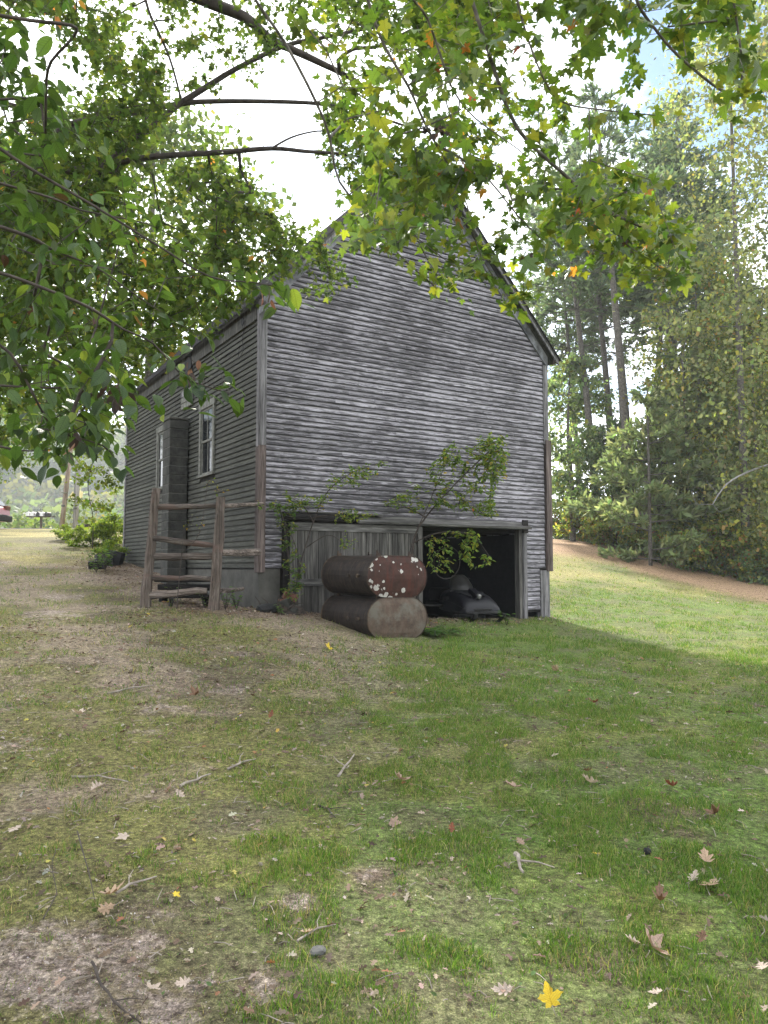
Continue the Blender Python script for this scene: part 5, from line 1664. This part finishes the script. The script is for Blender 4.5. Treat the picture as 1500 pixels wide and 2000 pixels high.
leafy('weed', gat(440, 1188, 12.4), 8, .34, .07, 'low leafy weed at the foot of the thicker fence post', FP)
leafy('weed', gat(462, 1190, 12.6), 8, .28, .07, 'low weed between fence post and concrete wall', FP)
leafy('weed', gat(400, 1185, 12.4), 7, .26, .06, 'small weed under the lowest fence rail', FP)
leafy('weed', gat(335, 1182, 12.6), 7, .30, .06, 'thin weed midway between the two fence posts', FP)
leafy('weed', gat(205, 1120, 18.0), 16, .65, .12, 'tall weed in front of the grey slab', FP)
leafy('weed', gat(188, 1112, 17.4), 14, .5, .11, 'broad weed in front of the dark block', FP)
leafy('weed', gat(550, 1203, 12.5), 7, .18, .07, 'pale weed on the leaf litter before the rubble heap', FP)
b0 = gat(345, 1190, 12.2)
wild_plant('thin_sapling', 'wispy sapling stem growing up through the fence rails', 'sapling',
    [[b0, at(352, 1110, 12.25), at(362, 1030, 12.3), at(385, 1000, 12.3)], [at(356, 1080, 12.25), at(390, 1040, 12.2), at(405, 945, 12.25)]],
    [([(355, 1005), (400, 1000), (400, 1030), (365, 1040)], 5, 12.1, 12.4), ([(400, 935), (450, 925), (450, 960), (405, 970)], 6, 12.1, 12.4)], 6, .2, .045, [(2, (.20, .19, .04)), (2, (.10, .14, .03)), (1, (.25, .13, .05))], r0=.0032, mat='twig')

# ------------------------------------------------------------------ grass and litter
def scatter(n, y0, y1, side=.62, pad=.4):
    """Points on the lawn between two distances, a little wider than the view."""
    y = np.sqrt(rng.uniform(y0 ** 2, y1 ** 2, n))
    x = rng.uniform(-1, 1, n) * (y * side + pad)
    ok = ~inside_house(x, y, -.05)
    return x[ok], y[ok]
GV, GF3, GCOL = [], [], []
nv = 0
def blades(n, y0, y1, h0, h1, w, seg, kx=(-99, 99), force=0.0, flat=False):
    global nv
    x, y = scatter(int(n * 1.2), y0, y1, .70, .9)
    g, mo_, sa_, li_, st_, ba_, le_ = ground_masks(x, y)
    cl = fbm(x, y, .28, 91, 3)
    prob = np.clip(g * (0.15 + 1.5 * sstep(.38, .62, cl)) + force, 0, 1) * (1 - .75 * ba_)
    ok = (rng.random(len(x)) < prob) & (x > kx[0]) & (x < kx[1])
    x, y = x[ok], y[ok]; mo_, st_, le_, ba_, cl = mo_[ok], st_[ok], le_[ok], ba_[ok], cl[ok]
    n = len(x)
    z = gz(x, y) - .004
    h = rng.uniform(h0, h1, n) * (.6 + 1.0 * sstep(.42, .7, cl)) * np.clip(rng.normal(1, .3, n), .4, 1.9) * (1 - .35 * st_)
    a = rng.uniform(0, 6.283, n); lean = rng.uniform(.15, 1.1, n) * h
    if flat: lean = rng.uniform(.02, .06, n)
    ux, uy = np.cos(a), np.sin(a)
    b_ = rng.uniform(0, 6.283, n)
    wx, wy = np.cos(b_) * w / 2, np.sin(b_) * w / 2
    c = pick_cols(n, [(4, (.072, .145, .024)), (3, (.110, .190, .032)), (1.5, (.17, .22, .05)), (1, (.045, .095, .018))], .2)
    dryf = np.clip(.12 + .22 * le_ + .75 * st_, 0, .9)
    if flat: dryf = np.full(n, .82)
    dry = rng.random(n) < dryf
    c[dry] = pick_cols(int(dry.sum()), [(3, (.28, .245, .11)), (2, (.22, .19, .08)), (1, (.33, .27, .15))], .2)
    if seg == 2:
        V = np.stack([np.stack([x - wx, y - wy, z], -1), np.stack([x + wx, y + wy, z], -1),
                      np.stack([x + wx * .8 + ux * lean * .35, y + wy * .8 + uy * lean * .35, z + h * .6], -1), np.stack([x - wx * .8 + ux * lean * .35, y - wy * .8 + uy * lean * .35, z + h * .6], -1),
                      np.stack([x + ux * lean, y + uy * lean, z + h * .92], -1)], 1)
        T = np.array([(0, 1, 2), (0, 2, 3), (3, 2, 4)]); k = 5
    else:
        V = np.stack([np.stack([x - wx, y - wy, z], -1), np.stack([x + wx, y + wy, z], -1), np.stack([x + ux * lean, y + uy * lean, z + h], -1)], 1)
        T = np.array([(0, 1, 2)]); k = 3
    GV.append(V.reshape(-1, 3)); GF3.append((T[None] + (np.arange(n) * k)[:, None, None]).reshape(-1, 3) + nv); GCOL.append(np.repeat(c, k, 0))
    nv += n * k
blades(100000, 2.1, 4.2, .014, .036, .0030, 2)
blades(150000, 4.2, 7.5, .015, .040, .0042, 1)
blades(130000, 7.5, 13, .022, .055, .007, 1)
blades(120000, 13, 24, .025, .055, .012, 1)
blades(70000, 2.1, 4.6, .008, .024, .0034, 1, force=.35)
blades(70000, 4.6, 9, .010, .026, .0055, 1, force=.3)
blades(60000, 24, 42, .03, .06, .022, 1, (3, 40))
blades(60000, 2.1, 5.0, .004, .014, .0026, 1, force=.55, flat=True)
blades(50000, 5.0, 11, .005, .016, .0045, 1, force=.5, flat=True)
# taller tufts in the foreground
tx, ty = scatter(2300, 2.2, 9.0)
g, mo_, sa_, li_, st_, ba_, le_ = ground_masks(tx, ty)
ok = rng.random(len(tx)) < (.15 + .7 * g * (1 - sa_)) * (.25 + 1.2 * sstep(.4, .65, fbm(tx, ty, .6, 123, 2)))
tx, ty = tx[ok], ty[ok]
ci = np.repeat(np.arange(len(tx)), 16)
x = tx[ci] + rng.normal(0, .022, len(ci)); y = ty[ci] + rng.normal(0, .022, len(ci)); z = gz(x, y) - .004
hh = rng.uniform(.016, .044, len(ci)); a = np.arctan2(y - ty[ci], x - tx[ci]) + rng.normal(0, .6, len(ci)); lean = hh * rng.uniform(.2, .9, len(ci))
wx, wy = -np.sin(a) * .0018, np.cos(a) * .0018
V = np.stack([np.stack([x - wx, y - wy, z], -1), np.stack([x + wx, y + wy, z], -1), np.stack([x + wx * .8 + np.cos(a) * lean * .3, y + wy * .8 + np.sin(a) * lean * .3, z + hh * .6], -1), np.stack([x - wx * .8 + np.cos(a) * lean * .3, y - wy * .8 + np.sin(a) * lean * .3, z + hh * .6], -1), np.stack([x + np.cos(a) * lean, y + np.sin(a) * lean, z + hh * .85], -1)], 1)
GV.append(V.reshape(-1, 3)); GF3.append((np.array([(0, 1, 2), (0, 2, 3), (3, 2, 4)])[None] + (np.arange(len(ci)) * 5)[:, None, None]).reshape(-1, 3) + nv)
GCOL.append(np.repeat(pick_cols(len(ci), [(4, (.075, .135, .028)), (3, (.125, .185, .04)), (1, (.24, .21, .08))], .15) * (1 + .25 * rng.normal(0, 1, len(tx)))[ci][:, None].clip(-.2, 1.7), 5, 0)); nv += len(ci) * 5
gm = fast_mesh('grass', np.concatenate(GV), np.concatenate(GF3), col=np.concatenate(GCOL))
tag(link('grass', gm, M['grass']), kind='stuff')
print('grass tris', len(gm.polygons))

# little clover and weed leaves close to the ground
x, y = scatter(5200, 2.1, 8.0)
g, mo_, sa_, li_, st_, ba_, le_ = ground_masks(x, y)
ok = rng.random(len(x)) < (.10 + .9 * sstep(.58, .72, fbm(x, y, .35, 55, 2))) * (1 - .8 * sa_)
x, y = x[ok], y[ok]
pos = np.stack([x, y, gz(x, y) + rng.uniform(.004, .03, len(x))], -1)
aa = rng.uniform(0, 6.283, len(x))
me = leaves_mesh('clover', OVAL, pos, np.stack([np.cos(aa), np.sin(aa), rng.normal(.1, .25, len(x))], -1), unit(rng.normal(0, .35, (len(x), 3)) + np.array([0, 0, 1])), rng.uniform(.014, .034, len(x)), pick_cols(len(x), [(3, (.08, .13, .05)), (2, (.12, .17, .08)), (1, (.06, .10, .03))]))
tag(link('clover', me, M['leaf']), kind='stuff')

LITTER = leaf_template([(0, 0), (.20, .18), (.12, .35), (.34, .52), (.10, .62), (.16, .85), (0, 1.0)], .4, .35, .10)
# fallen leaf fragments: dense by the walls, thin over the lawn
x, y = scatter(22000, 2.1, 23)
g, mo_, sa_, li_, st_, ba_, le_ = ground_masks(x, y)
ok = rng.random(len(x)) < (.05 + .03 * le_ + .85 * sstep(.3, .9, li_)) * (1 - .6 * st_)
x, y = x[ok], y[ok]
xx, yy = scatter(19000, 2.1, 11.0)
lf_ = rng.random(len(xx)) < .45 + .55 * sstep(1.8, -.8, xx); xx, yy = xx[lf_], yy[lf_]; x, y = np.concatenate([x, xx]), np.concatenate([y, yy])
s_, t_ = rng.uniform(-2.6, HW + .2, 5200), rng.normal(-.35, .45, 5200)
s2, t2 = rng.normal(-.7, .6, 2600), rng.uniform(-.6, HL, 2600)
s_, t_ = np.concatenate([s_, s2]), np.concatenate([t_, t2])
xx, yy = HX + EX[0] * s_ + EYv[0] * t_, HY + EX[1] * s_ + EYv[1] * t_
ok = ~inside_house(xx, yy, -.05) & (rng.random(len(xx)) < np.where(s_ > 3.2, .35, 1))
x, y = np.concatenate([x, xx[ok]]), np.concatenate([y, yy[ok]])
pos = np.stack([x, y, gz(x, y) + rng.uniform(.004, .022, len(x))], -1)
aa = rng.uniform(0, 6.283, len(x))
LP = [(3, (.16, .11, .075)), (2, (.28, .22, .17)), (.8, (.34, .29, .24)), (2, (.08, .05, .036)), (.15, (.26, .11, .05)), (.1, (.35, .28, .05))]
me = leaves_mesh('leaf_litter', LITTER, pos, np.stack([np.cos(aa), np.sin(aa), rng.normal(.05, .25, len(x))], -1), unit(rng.normal(0, .45, (len(x), 3)) + np.array([0, 0, 1])), np.where(rng.random(len(x)) < .72, rng.uniform(.010, .026, len(x)), rng.uniform(.022, .06, len(x))) * (1 + .045 * np.maximum(0, y - 5)), pick_cols(len(x), LP))
tag(link('leaf_litter', me, M['dead_leaf']), kind='stuff')

# crumbs of soil and grit on the bare places, bits of twig
x, y = scatter(26000, 2.1, 6.5)
g, mo_, sa_, li_, st_, ba_, le_ = ground_masks(x, y)
ok = rng.random(len(x)) < .05 + .8 * sa_
x, y = x[ok], y[ok]
s_ = rng.uniform(.002, .0065, len(x)) * np.where(rng.random(len(x)) < .03, 2.2, 1)
tet = np.array([(1, 0, -.5), (-.5, .87, -.5), (-.5, -.87, -.5), (.1, .1, .8)])
rot = rng.uniform(0, 6.283, len(x)); cr_, sr_ = np.cos(rot), np.sin(rot)
V = np.stack([tet[None, :, 0] * cr_[:, None] - tet[None, :, 1] * sr_[:, None], tet[None, :, 0] * sr_[:, None] + tet[None, :, 1] * cr_[:, None], np.repeat(tet[None, :, 2], len(x), 0)], -1) * s_[:, None, None] * rng.uniform(.6, 1.4, (len(x), 4, 1)) + np.stack([x, y, gz(x, y) + .001], -1)[:, None]
T = np.array([(0, 1, 3), (1, 2, 3), (2, 0, 3)])
M['grit'] = leaf_mat('grit', False, 0.0, .9)
me = fast_mesh('grit', V.reshape(-1, 3), (T[None] + (np.arange(len(x)) * 4)[:, None, None]).reshape(-1, 3), col=np.repeat(pick_cols(len(x), [(3, (.26, .21, .18)), (2, (.16, .125, .10)), (1, (.42, .37, .34)), (1, (.08, .06, .05))], .2), 4, 0))
tag(link('grit', me, M['grit']), kind='stuff')
tb = MB()
xs_, ys_ = scatter(1300, 2.2, 10)
for x0, y0 in zip(xs_, ys_):
    a = R.uniform(0, 6.283); L = R.uniform(.03, .11)
    p0 = Vector((x0, y0, gz1(x0, y0) + .008)); x1, y1 = x0 + math.cos(a) * L, y0 + math.sin(a) * L
    p1 = Vector((x1, y1, gz1(x1, y1) + R.uniform(.006, .022)))
    tb.tube([p0, p0.lerp(p1, .5) + Vector((R.gauss(0, .005), R.gauss(0, .005), .004)), p1], [.0025, .002, .001], 4, cap=False)
tag(tb.build('twig_litter', M['stick']), kind='stuff')

# single fallen leaves one can pick out
def fallen(px, py, size, tmpl, colr, label, curl=.35, up=.02, name='fallen_leaf', stand=0.0):
    v, tr, uv = tmpl
    # place on the ground under that view line
    lo, hi = 1.5, 14.0
    for _ in range(40):
        m_ = (lo + hi) / 2; p = at(px, py, m_)
        if p.z > gz1(p.x, p.y): lo = m_
        else: hi = m_
    p = at(px, py, lo)
    w = v.copy()
    w[:, 1] -= .45
    w[:, 2] = 1.5 * curl * (np.abs(w[:, 0]) ** 1.3 * R.uniform(.4, 1.4) + (w[:, 1]) ** 2 * R.uniform(.3, 1.6)) + R.gauss(0, .12) * w[:, 0] * w[:, 1] + rng.normal(0, .015, len(w))
    c = np.tile(np.array(colr), (len(w), 1)) * (1 + rng.normal(0, .14, (len(w), 1)))
    size *= .82
    me = fast_mesh(name, w * size, tr, col=c, uv=uv, smooth=True)
    # stalk
    o = link(name, me, M['dead_leaf'], None, (p.x, p.y, gz1(p.x, p.y) + up))
    o.rotation_euler = (R.gauss(0, .30) + stand, R.gauss(0, .30), R.uniform(0, 6.28) if stand == 0 else R.gauss(0, .3))
    if stand: o.location.z += size * .30
    b = MB(); b.tube([(0, -.45 * size, 0), (.02 * size, -.7 * size, .01), (.05 * size, -.95 * size, -.005)], [.0016, .0014, .0012], 4)
    st_ = b.build('stalk', M['stick'], o)
    return tag(o, label, 'fallen leaf', 'fallen leaves on the lawn')
PALE, TAN, BRN, RED, PNK, YEL = (.42, .34, .28), (.33, .23, .15), (.15, .085, .05), (.19, .065, .035), (.29, .20, .15), (.52, .38, .03)
for args in [
    (1072, 1978, .088, MAPLE, YEL, 'bright yellow maple leaf standing up in the grass', 1.3, .04, 'fallen_leaf', 1.1),
    (215, 1768, .15, OAK, TAN, 'large curled tan leaf lying by a pale stick', .9, .045),
    (205, 1785, .10, OAK, TAN, 'folded tan leaf under the large curled one', .8, .02),
    (332, 1545, .15, OAK, PNK, 'long pinkish brown leaf beside a fallen stick', .4, .02),
    (350, 1556, .10, OAK, PALE, 'pale leaf just in front of the long pinkish brown leaf', .3, .02),
    (785, 1533, .13, MAPLE, PNK, 'pinkish maple leaf alone in the middle of the lawn', .5, .03),
    (1000, 1546, .13, MAPLE, PNK, 'dusky pink leaf with drooping lobes near a brown one', .5, .03),
    (1153, 1537, .16, OAK, PALE, 'large pale lobed leaf on green grass', .5, .03),
    (1148, 1515, .11, OAK, BRN, 'brown curled leaf behind the large pale lobed leaf', .8, .03),
    (1380, 1697, .15, OAK, TAN, 'arched tan oak leaf on the grassy side', .7, .04),
    (1388, 1738, .17, OAK, TAN, 'wide tan oak leaf nearest the arched one', .5, .02),
    (1355, 1722, .11, OAK, PALE, 'narrow pale oak leaf touching the wide tan one', .5, .02),
    (1290, 1782, .14, OAK, BRN, 'reddish brown leaf curled into a shell', .9, .05),
    (1275, 1862, .14, MAPLE, PNK, 'broad pinkish brown leaf in dry grass', .5, .03),
    (1235, 1848, .09, OAK, PALE, 'small pale leaf behind the broad pinkish brown leaf', .4, .02),
    (1283, 1950, .07, OAK, PALE, 'pale buff leaf near the lower edge of the lawn', .3, .02),
    (773, 1612, .085, MAPLE, PNK, 'pink maple leaf beside a bare mole hill', .3, .015),
    (806, 1646, .095, OAK, PALE, 'pale jagged leaf on bare soil by the mole hill', .3, .02),
    (882, 1635, .075, OAK, RED, 'rusty red leaf standing upright in the grass', .5, .03, 'fallen_leaf', 1.2),
    (1018, 1652, .075, OAK, PNK, 'dull mauve leaf lying flat in short grass', .3, .02),
    (985, 1946, .10, OAK, PALE, 'pale crumpled leaf among grass near the yellow leaf', .8, .02),
    (237, 1641, .085, MAPLE, PALE, 'whitish star-shaped leaf on mossy ground', .2, .015),
    (1490, 1905, .10, OAK, PALE, 'almost white leaf at the edge of the picture', .4, .03),
    (1165, 1676, .045, MAPLE, YEL, 'small yellow leaf in the middle of the grass', .5, .02),
    (345, 1757, .045, MAPLE, YEL, 'small yellow leaf near the pale stick', .4, .02),
    (1372, 1840, .08, OAK, BRN, 'small brown folded leaf on bare reddish ground', .8, .02),
    (300, 1940, .07, MAPLE, PALE, 'pale leaf lying beside the dark crooked stick', .3, .02),
    (360, 1937, .075, OAK, PALE, 'grey white leaf on stalk above moss', .5, .03),
    (598, 1830, .075, OAK, TAN, 'light tan leaf on gravelly soil', .3, .02),
    (150, 1400, .13, MAPLE, PALE, 'pale leaf on the mossy slope nearest the fence side', .4, .03),
    (30, 1626, .12, OAK, PALE, 'pale flat leaf at the shaded slope edge', .2, .02),
    (1090, 1314, .20, OAK, TAN, 'tan leaf cluster on the far green lawn', .8, .03),
    (378, 1368, .14, MAPLE, BRN, 'dark brown curled leaf on the mossy slope', .9, .04),
    (530, 1414, .10, OAK, RED, 'orange red upright leaf on the mossy lawn', .6, .05, 'fallen_leaf', 1.1),
    (1160, 1380, .14, OAK, RED, 'rusty orange leaf on the far green lawn', .7, .04),
    (1315, 1545, .13, OAK, RED, 'rusty brown leaf sunk in thick green grass', .7, .03),
    (190, 1548, .12, OAK, PALE, 'white curled leaf pair on mossy ground', .9, .03),
    (1400, 1605, .11, MAPLE, BRN, 'dark crumpled leaf in thick green grass', .9, .04),
    (640, 1268, .15, MAPLE, YEL, 'yellow leaf on the grass before the oil tanks', .4, .03)]:
    fallen(*args)

def stick(pts, r, label, mat='stick'):
    P = []
    for px, py, up in pts:
        lo, hi = 1.5, 16.0
        for _ in range(40):
            m_ = (lo + hi) / 2; p = at(px, py, m_)
            if p.z > gz1(p.x, p.y): lo = m_
            else: hi = m_
        p = at(px, py, lo); P.append(Vector((p.x, p.y, gz1(p.x, p.y) + up + r * .6)))
    o0 = P[0].copy()
    b = MB()
    dense = []
    for i in range(len(P) - 1):
        for k in range(3): dense.append(P[i].lerp(P[i + 1], k / 3) - o0 + Vector((R.gauss(0, r * .5), R.gauss(0, r * .5), abs(R.gauss(0, r * .3)))))
    dense.append(P[-1] - o0)
    n = len(dense)
    b.tube(dense, [r * (1 - .6 * i / n) for i in range(n)], 6, .15)
    q = dense[n // 2]; d = (dense[-1] - dense[0]).normalized(); sd = Vector((-d.y, d.x, .2))
    b.tube([q, q + sd * r * 7 + d * r * 5, q + sd * r * 12 + d * r * 12], [r * .5, r * .35, r * .2], 5)
    return tag(b.build('fallen_stick', M[mat], None, loc=o0), label, 'stick', 'fallen sticks on the lawn')
stick([(352, 1537, 0), (385, 1527, .01), (412, 1516, .01)], .010, 'grey stick touching the long pinkish brown leaf')
stick([(442, 1505, 0), (470, 1495, .01), (500, 1484, 0)], .010, 'straight stick on moss in mid lawn')
stick([(660, 1520, 0), (675, 1500, .01), (692, 1480, .02)], .010, 'forked pale stick on the middle of the lawn')
stick([(140, 1518, 0), (190, 1521, .01), (250, 1531, .01)], .008, 'long thin stick lying on the mossy slope')
stick([(225, 1762, .03), (255, 1742, .03), (305, 1722, .02)], .007, 'pale stick ending at the large curled tan leaf')
stick([(178, 1900, .03), (200, 1940, .02), (235, 1975, .01), (275, 2000, 0)], .006, 'dark crooked stick on the sandy patch', 'twig')
stick([(150, 1640, .04), (165, 1700, .05), (185, 1768, .02)], .004, 'thin dark twig reaching toward the large curled tan leaf', 'twig')
stick([(85, 1800, .01), (110, 1760, .03), (100, 1700, .03), (108, 1670, .03)], .003, 'wiry curved twig on the dark shaded soil', 'twig')
stick([(580, 1845, .01), (620, 1825, .02), (655, 1812, .01)], .005, 'pale bent stick beside thick grass tufts')
stick([(1008, 1680, .02), (1015, 1697, .03), (1022, 1715, .02)], .012, 'short brown wood shard stuck in the grass')
stick([(210, 1356, 0), (260, 1346, .01), (300, 1340, 0)], .010, 'grey stick across the mossy slope near the fence')
stick([(620, 1575, 0), (640, 1585, .01), (655, 1598, 0)], .007, 'short dark stick above the mole hills', 'twig')
rock('pebble', (at(620, 1905, 3.05).x, 3.05, gz1(at(620, 1905, 3.05).x, 3.05) + .01), (.035, .025, .016), M['stone'], 'small flat grey stone in the grass near the sandy patch', 'stone', None, .5)
rock('pebble', (at(1265, 1686, 4.0).x, 4.0, gz1(at(1265, 1686, 4.0).x, 4.0) + .015), (.022, .02, .02), M['rubber'], 'round dark nut-like pebble in the mossy grass', 'stone', None, .5)

# ------------------------------------------------------------------ haze over the valley
hz_mat = NT('valley_haze')
pv = hz_mat.n('ShaderNodeVolumePrincipled')
pv.inputs['Color'].default_value = (.90, .95, 1.0, 1)
pv.inputs['Density'].default_value = .0006
pv.inputs['Anisotropy'].default_value = .25
hz_mat.l(pv.outputs[0], hz_mat.out.inputs['Volume'])
b = MB(); b.box(-430, 430, -170, 910, -9, 62)
hz = b.build('haze', hz_mat.m)
tag(hz, kind='stuff')
